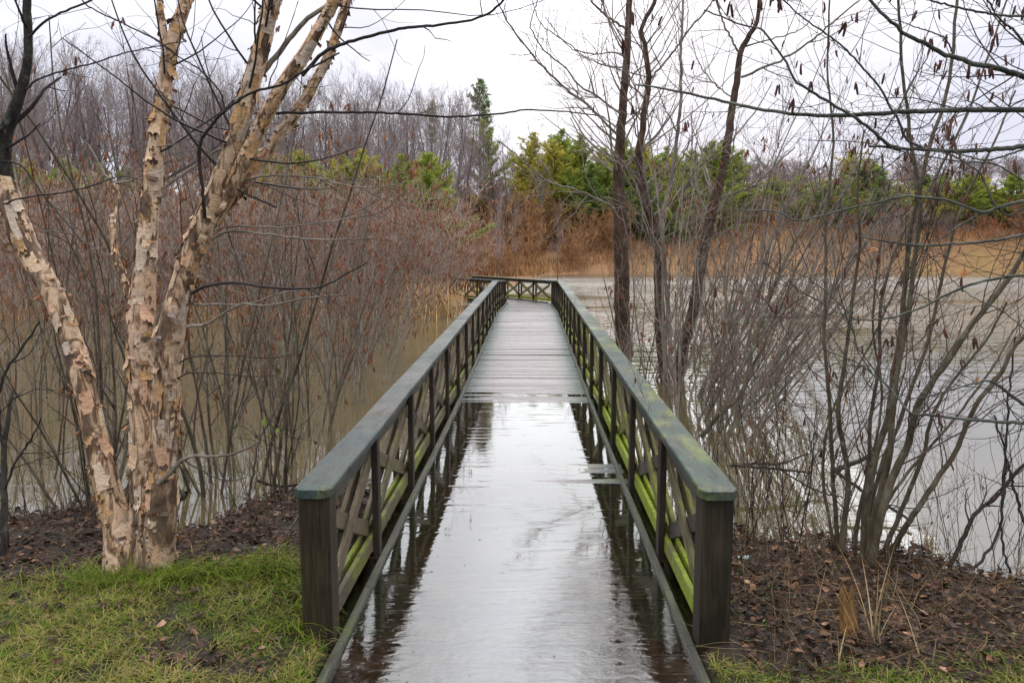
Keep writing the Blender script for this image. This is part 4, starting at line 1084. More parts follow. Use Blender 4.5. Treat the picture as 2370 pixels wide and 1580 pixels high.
# ------------------------------------------------------------------ big alder clump on the right bank
t = thing('alder_clump', 'many-stemmed alder with olive stems and hanging catkins on the right bank', 'shrub', (0, 0, 0))
CL = [
 ([(1940, 1330), (1935, 1212), (1928, 1109), (1925, 1040), (1918, 909), (1909, 805), (1909, 702), (1911, 599), (1911, 530), (1918, 448), (1928, 344), (1925, 275), (1915, 150), (1920, 0)], 11, 4, 4.6, 4.8),
 ([(1952, 1335), (1952, 1229), (1963, 1109), (1942, 978), (1945, 909), (1959, 805), (1975, 680), (1990, 560), (1985, 440), (2000, 300)], 15, 4, 4.5, 4.6),
 ([(1998, 1325), (2000, 1212), (2014, 1126), (2031, 1040), (2052, 978), (2066, 874), (2083, 771), (2097, 633), (2107, 530), (2128, 450), (2150, 340), (2185, 240), (2205, 120), (2215, 0), (2225, -120)], 16, 6, 4.45, 4.55),
 ([(2005, 1330), (2021, 1212), (2042, 1126), (2059, 1040), (2066, 943), (2080, 840), (2104, 702), (2121, 564), (2130, 470), (2110, 330), (2090, 180), (2080, 20), (2075, -100)], 18, 5, 4.4, 4.3),
 ([(2010, 1330), (2021, 1281), (2052, 1143), (2080, 1074), (2097, 1040), (2117, 960), (2138, 909), (2190, 840), (2224, 785), (2276, 719), (2328, 654), (2362, 599), (2420, 500)], 20, 10, 4.35, 4.1),
 ([(2035, 1325), (2087, 1233), (2128, 1171), (2176, 1099), (2214, 1040), (2259, 936), (2310, 874), (2341, 812), (2370, 778), (2430, 700)], 14, 8, 4.4, 4.2),
 ([(2030, 1310), (2066, 1229), (2097, 1154), (2121, 1092), (2142, 1040), (2148, 995), (2176, 926), (2224, 857), (2280, 790), (2330, 700)], 12, 5, 4.5, 4.6),
 ([(1975, 1320), (1987, 1188), (2011, 1092), (2025, 1040), (2040, 900), (2020, 760), (2030, 620), (2050, 480), (2040, 360)], 8, 3, 4.55, 4.9),
 ([(1962, 1330), (1995, 1160), (2010, 1090), (2014, 980), (2035, 840), (2040, 700), (2080, 560), (2160, 420), (2240, 260), (2290, 120), (2330, 0)], 11, 4, 4.7, 5.0),
 ([(1945, 1330), (1910, 1150), (1905, 1050), (1930, 940), (1985, 850), (2040, 740), (2085, 640), (2140, 560)], 8, 3, 4.6, 4.9),
 ([(2000, 1330), (2045, 1180), (2120, 1070), (2200, 980), (2290, 860), (2360, 740)], 9, 4, 4.6, 5.0),
 ([(1990, 1320), (2030, 1110), (2090, 950), (2150, 780), (2190, 600), (2230, 470), (2300, 330), (2350, 210)], 11, 4, 4.75, 5.2),
]
rg = np.random.default_rng(500); As = []
for i, (pts, wa, wb, y0, y1) in enumerate(CL):
    A = traced(w3(pts, wa, wb), y0, y1, 46, 1, .0018, 70 + i); As.append(A)
    mb = MB(); tubes(mb, A[:, :3], A[:, 3], 9); mb.build('stem', [M['alder_bark']], t)
P = np.array([path(A, 16)[:, :3] for A in As]); R = np.array([path(A, 16)[:, 3] for A in As])
p1, r1 = spawn(rg, P, R, 6.5, (40, 12), .8, 9, .085, .04, .26, .0021, t0=.15)
p2, r2 = spawn(rg, p1, r1, 6.2, (46, 14), .36, 6, .13, .015, .55, .0016)
p3, r3 = spawn(rg, p2, r2, 5.0, (46, 15), .16, 4, .14, 0, .6, .0016)
mb = MB(); tubes(mb, p1, r1, 5); tubes(mb, p2, r2, 4); tubes(mb, p3, r3, 3); mb.build('twig_crown', [M['twig_brown']], t)
mc = MB(); hi = p2[p2[:, -1, 2] > 2.1]; hang_catkins(mc, rg, pick_tips(rg, hi, .42), .055); hang_catkins(mc, rg, pick_tips(rg, p2, .14), .05); hang_catkins(mc, rg, pick_tips(rg, p3, .06), .05); mc.build('catkin_cluster', [M['catkin_dark']], t)['kind'] = 'stuff'
mb = MB(); tips = p2[rg.random(len(p2)) < .012][:, -1]; leaf_cards(mb, rg, tips, .05, [(.40, .16, .04), (.33, .12, .03)], 1.5)
mb.build('dead_foliage', [M['leaf']], t)

# leaning dark saplings at the right shore
t = thing('leaning_sapling', 'black leaning sapling at the right shore reaching over the water', 'sapling', (0, 0, 0))
As = [traced(w3([(2195, 1318), (2235, 1233), (2259, 1185), (2303, 1150), (2370, 1074), (2440, 1000)], 11, 7), 4.35, 4.5, 30, 1, .004, 1),
      traced(w3([(2255, 1312), (2293, 1264), (2314, 1219), (2324, 1109), (2328, 1040), (2335, 900), (2350, 780)], 7, 4), 4.3, 4.4, 30, 1, .004, 2),
      traced(w3([(2338, 1325), (2320, 1247), (2318, 1160), (2326, 1060)], 6, 4), 4.25, 4.25, 24, 1, .004, 3),
      traced(w3([(2372, 1212), (2345, 1126), (2328, 1057), (2300, 960)], 7, 4), 4.2, 4.3, 24, 1, .004, 4)]
mb = MB(); [tubes(mb, A[:, :3], A[:, 3], 9) for A in As]; mb.build('stem', [M['dark_bark']], t)
for A in As:
    (p1, r1), (p2, r2) = near_twigs(rg, [A], 6, .38, 6, .17)
    if len(p1): mb = MB(); tubes(mb, p1, r1, 4); tubes(mb, p2, r2, 3); mb.build('twig_spray', [M['twig_dark']], t)

# thin brush along the right shore
V_brush = [shrub_meshes('brush%d' % i, 520 + i, 1.25, 12, .5, 0, .0055, 'twig_dark', 'twig_brown', .12, 3.2, .4, 5, .2, 4, .1, .0013, base=.35, cat_size=.03, k=5) for i in range(3)]
for i, (px, Y, s) in enumerate([(1705, 4.95, .8), (1760, 5.0, .95), (1830, 5.1, 1.1), (1880, 4.9, .9), (1725, 5.6, 1.0), (1810, 5.7, 1.15), (2120, 4.6, .55), (2290, 4.35, .7), (2360, 4.9, .9)]):
    lab = 'thin leafless brush on the right shore between bridge post and alder clump' if px < 2000 else 'low leafless brush on the right shore beyond the alder clump'
    shrub_at(V_brush[i % 3], px, Y, lab, s, None, 'shore brush left of the alder clump' if px < 2000 else 'shore brush right of the alder clump', 'shore_brush')
for i, (px, Y, s) in enumerate([(420, 5.2, .6), (560, 5.6, .7), (640, 5.4, .8), (100, 5.3, .7), (150, 5.0, .55), (40, 5.0, .6), (700, 5.1, .6)]):
    lab = 'thin leafless brush on the leaf litter between birch and bridge' if px > 300 else 'thin leafless brush on the bank left of the birch'
    shrub_at(V_brush[i % 3], px, Y, lab, s, None, 'bank brush right of the birch' if px > 300 else 'bank brush left of the birch', 'bank_brush')

# ------------------------------------------------------------------ tree standing right of the view, its boughs reach in
t = thing('overhanging_tree', 'wet grey green boughs reaching in from the right across the sky', 'tree', (0, 0, 0))
rg = np.random.default_rng(611)
tr = path(np.array([(3.9, 3.7, -.2, .17), (3.85, 3.75, 1.0, .15), (3.75, 3.8, 2.4, .13), (3.6, 3.8, 3.8, .10), (3.4, 3.8, 5.2, .06)]), 40)
mb = MB(); tubes(mb, tr[:, :3], tr[:, 3], 16); mb.build('trunk', [M['dark_bark']], t)
def to_trunk(first_px, Y, z):   # extra pixel-free start row on the trunk
    pass
OB = [
 ([(2370, 255), (2224, 255), (2155, 257), (2087, 260), (2000, 265), (1949, 267), (1880, 267), (1790, 258), (1708, 243), (1639, 227), (1570, 213), (1544, 207), (1471, 196)], 13, 4, 3.6, 3.9, True),
 ([(2370, 339), (2293, 346), (2207, 350), (2138, 346), (2080, 344), (2052, 339), (2011, 339)], 12, 5, 3.6, 3.7, True),
 ([(2085, 345), (2052, 331), (2007, 293), (1966, 265), (1914, 234), (1880, 213), (1839, 186), (1821, 148), (1794, 107), (1766, 71), (1749, 65), (1708, 55), (1666, 38), (1629, 24)], 8, 3, 3.68, 3.5, False),
 ([(2142, 345), (2100, 324), (2080, 282), (2062, 251), (2035, 200), (2000, 162), (1969, 127), (1932, 93), (1887, 62), (1845, 31), (1811, 0), (1780, -30)], 6, 3, 3.66, 3.4, False),
 ([(2370, 179), (2310, 158), (2252, 148), (2214, 133), (2183, 126), (2138, 100), (2100, 83), (2076, 62), (2052, 41), (2011, 0), (1990, -30)], 13, 6, 3.5, 3.3, True),
 ([(2205, 125), (2190, 93), (2162, 77), (2121, 65), (2090, 52), (2052, 45)], 4, 2, 3.4, 3.3, False),
 ([(2370, 465), (2328, 475), (2276, 491), (2241, 480), (2190, 463), (2121, 455), (2087, 455), (2035, 468), (1966, 482), (1852, 510), (1804, 492), (1742, 486), (1701, 486)], 8, 2.5, 3.5, 3.7, True),
 ([(2276, 491), (2224, 520), (2190, 545), (2150, 560)], 5, 2, 3.55, 3.6, False),
 ([(2370, 482), (2328, 497), (2293, 458), (2266, 399), (2197, 358), (2140, 345)], 5, 3, 3.5, 3.6, False),
 ([(2370, 544), (2293, 558), (2224, 564), (2121, 568), (2069, 561), (1983, 547)], 8, 3, 3.5, 3.6, True),
 ([(2370, 637), (2310, 644), (2252, 657), (2200, 678), (2121, 716), (2052, 737), (2000, 740), (1976, 737), (1940, 700), (1880, 650), (1800, 610)], 7, 2, 3.5, 3.9, True),
 ([(2370, 979), (2259, 972), (2173, 962), (2107, 955), (2080, 922), (2052, 891), (2018, 864), (1983, 839), (1914, 812)], 8, 2.5, 3.6, 3.9, True),
 ([(2018, 864), (1987, 816), (1980, 785), (1966, 743), (1932, 719), (1863, 678), (1800, 655)], 4, 2, 3.75, 4.0, False),
 ([(2370, 936), (2328, 905), (2310, 892), (2286, 881), (2224, 895), (2155, 916), (2107, 922)], 8, 2.5, 3.5, 3.6, True),
 ([(2370, 37), (2310, 35), (2214, 17), (2150, 0), (2100, -20)], 6, 4, 3.4, 3.3, True),
 ([(2370, 420), (2300, 380), (2207, 372), (2100, 353), (1990, 330), (1870, 325)], 4, 2, 3.6, 3.8, False),
 ([(2370, 345), (2293, 370), (2240, 362), (2207, 350)], 5, 3, 3.55, 3.6, False),
 ([(2370, 100), (2345, 70), (2310, 40), (2280, -10)], 6, 4, 3.4, 3.3, True),
 ([(2370, 760), (2320, 720), (2240, 680), (2160, 600), (2100, 540)], 3.5, 2, 3.5, 3.9, False),
]
As = []
for i, (pts, wa, wb, y0, y1, ent) in enumerate(OB):
    A = traced(w3(pts, wa, wb), y0, y1, 46, 1, .0014, 90 + i)
    if ent:   # carry the bough on to the trunk outside the frame
        z = A[0, 2]; f = np.interp(max(.3, z + .1), tr[:, 2], np.arange(len(tr))); tp = tr[int(round(f))]
        mid = .5 * (A[0] + tp); mid[2] += .03; mid[3] = A[0, 3] * 1.25
        st = tp.copy(); st[3] = A[0, 3] * 1.5
        A = np.vstack([path(np.array([st, mid, A[0]]), 12)[:-1], A])
    As.append(A)
    mb = MB(); tubes(mb, A[:, :3], A[:, 3], 9); mb.build('bough', [M['olive_branch']], t)
P = np.array([path(A, 18)[:, :3] for A in As]); R = np.array([path(A, 18)[:, 3] for A in As])
p1, r1 = spawn(rg, P, R, 5.5, (48, 14), .6, 8, .11, .03, .32, .0019, t0=.15)
p2, r2 = spawn(rg, p1, r1, 6.5, (46, 14), .25, 5, .13, .01, .6, .0016)
mb = MB(); tubes(mb, p1, r1, 5); tubes(mb, p2, r2, 3); mb.build('twig_spray', [M['twig_dark']], t)
mc = MB(); hi = p2[(p2[:, -1, 2] > 2.45)]; hang_catkins(mc, rg, pick_tips(rg, hi, .9), .048); hang_catkins(mc, rg, pick_tips(rg, p2, .06), .04); mc.build('catkin_cluster', [M['catkin_dark']], t)['kind'] = 'stuff'

# dead bough lying in the pond
t = thing('fallen_bough', 'dead forked bough lying half in the water behind the right end post', 'branch', (0, 0, 0))
As = [traced(w3([(1690, 1078), (1735, 1073), (1811, 1071), (1850, 1055), (1872, 1050)], 7, 4), 5.9, 6.0, 20, 1, .003, 1),
      traced(w3([(1690, 1076), (1804, 1085), (1860, 1092), (1872, 1095)], 7, 4), 5.9, 5.85, 20, 1, .003, 2),
      traced(w3([(1935, 1088), (1990, 1065), (2018, 1050)], 14, 8), 5.5, 5.6, 20, 1, .003, 3),
      traced(w3([(1806, 1085), (1860, 1120), (1915, 1142), (1950, 1150)], 5, 3), 5.9, 5.5, 20, 1, .003, 4),
      traced(w3([(1935, 1092), (1990, 1130), (2060, 1175), (2110, 1205)], 9, 6), 5.6, 5.0, 20, 1, .003, 5)]
mb = MB(); [tubes(mb, A[:, :3], A[:, 3], 8) for A in As]; mb.build('limb', [M['stone_dark']], t)
for A in As:
    (p1, r1), (p2, r2) = near_twigs(rg, [A], 5, .4, 4, .2)
    if len(p1): mb = MB(); tubes(mb, p1, r1, 4); tubes(mb, p2, r2, 3); mb.build('twig_spray', [M['twig_dark']], t)

# dead log by the left shore, stick against the litter, splintered stump, paper scrap
def lone(name, label, cat, pts, wa, wb, y0, y1, mat, sub=None, k=8):
    A = traced(w3(pts, wa, wb), y0, y1, 30, 1, .003, len(name))
    mb = MB(); tubes(mb, A[:, :3], A[:, 3], k)
    o = mb.build(name, [M[mat]]); tag(o, label, cat); return o
lone('rotten_log', 'dark rotten log at the water edge right of the birch', 'log', [(388, 1164), (410, 1152), (428, 1146)], 16, 22, 5.25, 5.3, 'stone_dark')
lone('fallen_branch', 'black branch lying across the leaf litter by the left shore', 'branch', [(596, 1111), (628, 1122), (660, 1124), (690, 1120)], 8, 5, 5.75, 5.7, 'stone_dark')
lone('long_stick', 'long grey stick lying on the ground left of the bridge post', 'stick', [(688, 1195), (640, 1270), (590, 1340), (556, 1390)], 4, 4, 4.75, 4.0, 'alder_bark')
def stump():
    x, y = (1966 - 1185) / F_PX * 3.5, 3.33
    z0 = gz(x, y) - .05; rg2 = np.random.default_rng(8); k = 14; n = 12
    V = []; 
    top = .19 + .085 * rg2.random(k)
    for i in range(n):
        f = i / (n - 1)
        for j in range(k):
            a = j * 6.283 / k; r = .034 * (1.15 - .3 * f) * (1 + .18 * math.sin(3 * a + 2 * f) + .1 * rg2.normal() * .5)
            V.append((x + math.cos(a) * r - .03 * f, y + math.sin(a) * r * .7, z0 + top[j] * f * (1 if i < n - 1 else 1)))
    V.append((x - .03, y, z0 + .15))
    Q = [(i * k + j, i * k + (j + 1) % k, (i + 1) * k + (j + 1) % k, (i + 1) * k + j) for i in range(n - 1) for j in range(k)]
    T = [((n - 1) * k + j, (n - 1) * k + (j + 1) % k, n * k) for j in range(k)]
    mb = MB(); mb.add(V, Q, T); tag(mb.build('splintered_stump', [M['splinter']], None, False), 'small splintered orange brown stump among dead stalks on the right bank', 'stump')
stump()
def scrap():
    p, d = at(1718, 1350, 4.35); x, y = p[0], p[1]; z = gz(x, y) + .02
    V = []; rg2 = random.Random(4)
    for i in range(5):
        for j in range(3): V.append((x - .03 + .015 * i, y - .012 + .012 * j, z + .012 * math.sin(i * 1.7 + j) + .004 * rg2.random()))
    Q = [(i * 3 + j, (i + 1) * 3 + j, (i + 1) * 3 + j + 1, i * 3 + j + 1) for i in range(4) for j in range(2)]
    mb = MB(); mb.add(V, Q); tag(mb.build('paper_scrap', [M['litter']]), 'small pale blue scrap of litter on the right bank near the post', 'litter')
scrap()

# ------------------------------------------------------------------ grass, leaves and stalks
def blades(mb, rng, xy, z, L, wid, lean, cols, droop=1.0, seg=4, heading=None):
    n = len(xy); a = rng.random(n) * 6.283 if heading is None else heading + rng.normal(size=n) * .8
    h = np.stack([np.cos(a), np.sin(a), np.zeros(n)], 1); s = np.stack([-np.sin(a), np.cos(a), np.zeros(n)], 1)
    el = np.radians(np.clip(78 - lean * (20 + 40 * rng.random(n)), 8, 88)); p = np.concatenate([xy, z[:, None]], 1)
    bend = np.radians(droop * (30 + 75 * rng.random(n))) / seg
    V = np.empty((n, seg + 1, 2, 3))
    for i in range(seg + 1):
        w = (wid * (1 - (i / seg) ** 1.6) + .0003)[:, None]
        V[:, i, 0] = p - s * w; V[:, i, 1] = p + s * w
        p = p + (h * np.cos(el)[:, None] + np.array([0, 0, 1.0]) * np.sin(el)[:, None]) * (L / seg)[:, None]
        el = el - bend
    b = (np.arange(n) * (seg + 1) * 2)[:, None]
    i = np.arange(seg)[None] * 2
    Q = np.stack([b + i, b + i + 1, b + i + 3, b + i + 2], -1).reshape(-1, 4)
    mb.add(V.reshape(-1, 3), Q, None, np.repeat(cols, (seg + 1) * 2, axis=0))

rg = np.random.default_rng(700)
G_COL = np.array([(.125, .195, .022), (.185, .24, .028), (.085, .14, .02), (.25, .24, .05), (.33, .25, .11), (.145, .22, .024)])
mb = MB()
xy = np.concatenate([np.stack([-4.4 + 3.75 * rg.random(190000), 2.6 + 2.2 * rg.random(190000)], 1), np.stack([.8 + 3.4 * rg.random(60000), 2.5 + 1.1 * rg.random(60000)], 1)])
m = grass_mask(xy[:, 0], xy[:, 1]); cl = fbm(xy[:, 0] * 9, xy[:, 1] * 9, 61, 3) + .5; keep = rg.random(len(xy)) < np.clip(m, 0, 1) * np.clip((cl - .30) * 3.2, .05, 1) * .8
xy = xy[keep]; hv = ground_h(xy[:, 0], xy[:, 1])
u = np.abs(xy[:, 0] - bridge_cx(xy[:, 1])); ok = u > .83; xy = xy[ok]; hv = hv[ok]; n = len(xy)
big = fbm(xy[:, 0] * 1.3, xy[:, 1] * 1.3, 71, 3)
ci = np.where(rg.random(n) < np.clip(.36 + 2.0 * big, .05, .9), rg.integers(3, 5, n), rg.integers(0, 6, n))
cols = G_COL[ci] * (.65 + .6 * rg.random((n, 1)))
blades(mb, rg, xy, hv - .004, .035 + .06 * rg.random(n) ** 1.4, .0012 + .0014 * rg.random(n), 1.0, cols)
# long drooping tussock at the birch foot
tx, ty = np.array([-1.98, -1.78, -1.6, -1.42, -2.15, -1.3, -1.02, -.95]), np.array([3.9, 3.88, 3.86, 3.95, 3.95, 4.0, 3.75, 3.5])
for x0, y0 in zip(tx, ty):
    n = 260 if x0 < -1.2 else 150; xy = np.stack([x0 + .10 * rg.normal(size=n), y0 + .07 * rg.normal(size=n)], 1); hv = ground_h(xy[:, 0], xy[:, 1])
    cols = G_COL[rg.choice([0, 1, 3, 5, 5, 1], n)] * (.7 + .6 * rg.random((n, 1)))
    blades(mb, rg, xy, hv - .005, .09 + .17 * rg.random(n), .0015 + .0012 * rg.random(n), .8, cols, 1.1, 5, -.9 if x0 > -1.9 else None)
o = mb.build('grass', [M['grass']]); o['kind'] = 'stuff'; tag(o, 'short green and straw grass covering the bank around the bridge end', 'grass')

L_COL = np.array([(.04, .022, .014), (.07, .036, .02), (.12, .06, .032), (.21, .105, .055), (.024, .015, .010), (.31, .19, .11), (.045, .025, .016), (.085, .04, .026)])
def leaf_litter(n, x0, x1, y0, y1, seed):
    rng = np.random.default_rng(seed)
    xy = np.stack([x0 + (x1 - x0) * rng.random(n), y0 + (y1 - y0) * rng.random(n)], 1)
    h = ground_h(xy[:, 0], xy[:, 1]); gm = grass_mask(xy[:, 0], xy[:, 1]); u = np.abs(xy[:, 0] - bridge_cx(xy[:, 1]))
    keep = (h > -.012) & (rng.random(n) > gm * .8) & (u > .98); xy = xy[keep]; h = np.maximum(h[keep], 0.001); n = len(xy)
    mb = MB(); a = rng.random(n) * 6.283; tilt = .35 * rng.normal(size=n); L = .014 + .040 * rng.random(n) ** 2.6
    d = norm(np.stack([np.cos(a), np.sin(a), .35 * rng.normal(size=n)], 1)); s = norm(np.stack([-np.sin(a), np.cos(a), tilt], 1)); up = np.cross(d, s)
    c = np.concatenate([xy, (h + .004 + .018 * rng.random(n))[:, None]], 1)
    curl = (.25 + .5 * rng.random(n))[:, None]; w = (L * (.3 + .25 * rng.random(n)))[:, None]; Lc = L[:, None]
    def pt(f, g, k): return c + d * Lc * (f - .5) + s * w * g + up * (Lc * curl * k)
    jit = lambda: (1 + .3 * rng.normal(size=(n, 1)))
    V = np.stack([pt(0, 0, .1), c + d * Lc * -.2 + s * w * jit() + up * Lc * curl * .35, c + d * Lc * -.2 - s * w * jit() + up * Lc * curl * .3, pt(.35, 0, 0),
                  c + d * Lc * .2 + s * w * jit() * .9 + up * Lc * curl * .3, c + d * Lc * .2 - s * w * jit() * .9 + up * Lc * curl * .4, pt(.7, 0, .02), pt(1, 0, .3)], 1)
    b = (np.arange(n) * 8)[:, None]
    Q = np.concatenate([b + np.array([[1, 4, 6, 3]]), b + np.array([[3, 6, 5, 2]])]); T = np.concatenate([b + np.array([[0, 1, 3]]), b + np.array([[0, 3, 2]]), b + np.array([[4, 7, 6]]), b + np.array([[6, 7, 5]])])
    cols = L_COL[rng.choice(8, n, p=[.24, .2, .12, .05, .2, .02, .13, .04])] * (.6 + .7 * rng.random((n, 1)))
    mb.add(V.reshape(-1, 3), Q, T, np.repeat(cols, 8, axis=0)); return mb
mb = leaf_litter(15000, -4.6, -.85, 3.0, 6.4, 801); o = mb.build('leaf_litter', [M['leaf']], None, False); tag(o, 'wet brown leaf litter on the bank left of the bridge', 'leaves', None, 'stuff')
mb = leaf_litter(12500, .85, 4.2, 2.8, 5.2, 802); o = mb.build('leaf_litter', [M['leaf']], None, False); tag(o, 'wet dark leaf litter on the bank right of the bridge', 'leaves', None, 'stuff')

def stalks(n, x0, x1, y0, y1, seed, Lr, cols, upright, wid):
    rng = np.random.default_rng(seed); xy = np.stack([x0 + (x1 - x0) * rng.random(n), y0 + (y1 - y0) * rng.random(n)], 1)
    h = ground_h(xy[:, 0], xy[:, 1]); keep = (h > .0) & (np.abs(xy[:, 0] - bridge_cx(xy[:, 1])) > 1.0); xy = xy[keep]; h = h[keep]; n = len(xy)
    a = rng.random(n) * 6.283; el = np.where(rng.random(n) < upright, np.radians(60 + 28 * rng.random(n)), np.radians(3 + 22 * rng.random(n)))
    d = np.stack([np.cos(a) * np.cos(el), np.sin(a) * np.cos(el), np.sin(el)], 1); L = Lr[0] + (Lr[1] - Lr[0]) * rng.random(n) ** 1.6
    P = np.empty((n, 6, 3)); P[:, 0] = np.concatenate([xy, h[:, None]], 1)
    for i in range(5):
        d = norm(d + .12 * rng.normal(size=(n, 3)) + np.array([0, 0, -.04])); P[:, i + 1] = P[:, i] + d * (L / 5)[:, None]
    P[:, 1:, 2] = np.maximum(P[:, 1:, 2], (h + .006)[:, None])
    R = (wid * (.5 + rng.random(n)))[:, None] * np.linspace(1, .5, 6)[None]
    c = np.asarray(cols)[rng.integers(0, len(cols), n)] * (.6 + .7 * rng.random((n, 1)))
    mb = MB(); tubes(mb, P, R, 4); mb.C = [np.repeat(c, 24, axis=0).astype(np.float32)]; return mb
mb = stalks(3600, .95, 4.0, 2.9, 4.75, 811, (.05, .40), [(.10, .055, .03), (.16, .095, .045), (.06, .033, .02), (.07, .04, .024), (.28, .20, .10)], .16, .0014)
o = mb.build('dead_stalks', [M['dry']]); tag(o, 'fallen dead stalks and stems tangled over the right bank', 'stalks', None, 'stuff')
mb = stalks(2000, -4.4, -.95, 3.9, 6.0, 812, (.08, .5), [(.10, .055, .035), (.07, .04, .03), (.16, .10, .055)], .18, .0014)
o = mb.build('dead_stalks', [M['dry']]); tag(o, 'fallen dead twigs and stalks scattered over the left bank', 'stalks', None, 'stuff')
rng = np.random.default_rng(815); mb = MB(); n = 130
xy = np.stack([-.62 + 1.24 * rng.random(n), 3.1 + 5.8 * rng.random(n) ** 1.6], 1); side = rng.random(n) < .75; xy[side, 0] = np.sign(xy[side, 0]) * (.45 + .28 * rng.random(side.sum())); xy[:, 0] += bridge_cx(xy[:, 1])
leaf_cards(mb, rng, np.concatenate([xy, np.full((n, 1), .0035)], 1), .016, [(.05, .03, .015), (.12, .07, .035), (.3, .26, .2), (.02, .014, .01)], 0)
mb.V = [np.concatenate(mb.V)]; mb.V[0][:, 2] = .002 + np.abs(mb.V[0][:, 2] - .0035) * .25
o = mb.build('floating_leaf_bits', [M['leaf']]); tag(o, 'small leaf bits floating on the flooded deck', 'leaves', None, 'stuff')
# tall dry grass on the right bank
def dry_tuft(px, Y, n, hgt, label, seed):
    rng = np.random.default_rng(seed); x = (px - 1185) / F_PX * (Y + .15); z = gz(x, Y); mb = MB()
    xy = np.stack([x + .035 * rng.normal(size=n), Y + .03 * rng.normal(size=n)], 1)
    cols = np.array([(.40, .30, .15), (.33, .23, .11), (.46, .36, .20)])[rng.integers(0, 3, n)] * (.7 + .5 * rng.random((n, 1)))
    blades(mb, rng, xy, np.full(n, z - .02), hgt * (.45 + .6 * rng.random(n)), .0018 + .0014 * rng.random(n), .12, cols, .35, 6)
    tag(mb.build('dry_grass_tuft', [M['dry']]), label, 'dry grass')
dry_tuft(2014, 3.25, 16, .46, 'tall straw coloured grass stalks standing on the right bank beside the splintered stump', 1)
dry_tuft(2135, 3.08, 7, .34, 'few bent straw stalks standing near the right corner of the bank', 2)
dry_tuft(2150, 4.7, 46, .16, 'pale dry grass tuft at the water line right of the alder clump', 3)
dry_tuft(1945, 3.05, 4, .25, 'thin dry stalks in the mud at the bottom of the right bank', 4)
# low green weeds between the litter
rng = np.random.default_rng(821); mb = MB(); n = 1500
xy = np.stack([1.0 + 2.6 * rng.random(n), 3.0 + 1.3 * rng.random(n)], 1); kk = (fbm(xy[:, 0] * 3, xy[:, 1] * 3, 91, 3) > .06); xy = xy[kk]; hh = ground_h(xy[:, 0], xy[:, 1])
leaf_cards(mb, rng, np.concatenate([xy, (hh + .012)[:, None]], 1), .02, [(.07, .12, .03), (.1, .15, .035), (.06, .09, .03)], 0)
o = mb.build('green_weeds', [M['green_leaf']]); tag(o, 'small green weeds between dead leaves on the right bank', 'weeds', None, 'stuff')

# ------------------------------------------------------------------ far shore: dry grass, reeds
rng = np.random.default_rng(900); mb = MB(); n = 170000
xy = np.stack([-25 + 120 * rng.random(n), 60 + 62 * rng.random(n) ** .9], 1); ok = (ground_h(xy[:, 0], xy[:, 1]) > .02) & (fbm(xy[:, 0] * .12, xy[:, 1] * .1, 17, 3) > -.13); xy = xy[ok]; n = len(xy)
hh = ground_h(xy[:, 0], xy[:, 1]); D_COL = np.array([(.32, .15, .06), (.26, .12, .055), (.38, .20, .085), (.20, .10, .055), (.29, .21, .07)])
cols = D_COL[rng.integers(0, 5, n)] * (.7 + .55 * rng.random((n, 1)))
blades(mb, rng, xy, hh - .02, .3 + .75 * rng.random(n), .016 + .022 * rng.random(n), .35, cols, .5, 2)
o = mb.build('dry_grass', [M['dry']]); tag(o, 'tawny dry grass covering the far shore slope', 'grass', None, 'stuff')
rng = np.random.default_rng(901); mb = MB(); n = 24000
xy = np.stack([-32 + 31.5 * rng.random(n), 21.5 + 20 * rng.random(n) ** 1.5], 1); ok = (ground_h(xy[:, 0], xy[:, 1]) > -.06) & (xy[:, 0] < bridge_cx(xy[:, 1]) - 1.15) & (fbm(xy[:, 0] * .5, xy[:, 1] * .5, 19, 3) > -.05); xy = xy[ok]
ok = ~((xy[:, 1] > 27) & (xy[:, 0] > -1.2 - .45 * (xy[:, 1] - 27) - 3.0)); xy = xy[ok]; n = len(xy); hh = ground_h(xy[:, 0], xy[:, 1])
cols = D_COL[rng.integers(0, 5, n)] * (.6 + .6 * rng.random((n, 1)))
blades(mb, rng, xy, hh - .03, .35 + .65 * rng.random(n), .004 + .006 * rng.random(n), .3, cols, .5, 3)
o = mb.build('dry_reeds', [M['dry']]); tag(o, 'rusty dry sedge growing under the marsh thicket', 'reeds', None, 'stuff')
mb = MB(); n = 420; rng = np.random.default_rng(902); x0 = -2.35
xy = np.stack([x0 + .45 * rng.normal(size=n), 22.6 + .5 * rng.normal(size=n)], 1); xy = xy[xy[:, 0] < -.75]; n = len(xy)
cols = np.array([(.45, .29, .12), (.38, .24, .10), (.5, .35, .17)])[rng.integers(0, 3, n)] * (.75 + .5 * rng.random((n, 1)))
blades(mb, rng, xy, np.full(n, -.02), .7 + 1.0 * rng.random(n), .006 + .006 * rng.random(n), .25, cols, .5, 5)
tag(mb.build('reed_clump', [M['dry']]), 'golden reed clump leaning against the far left bridge railing', 'reeds')

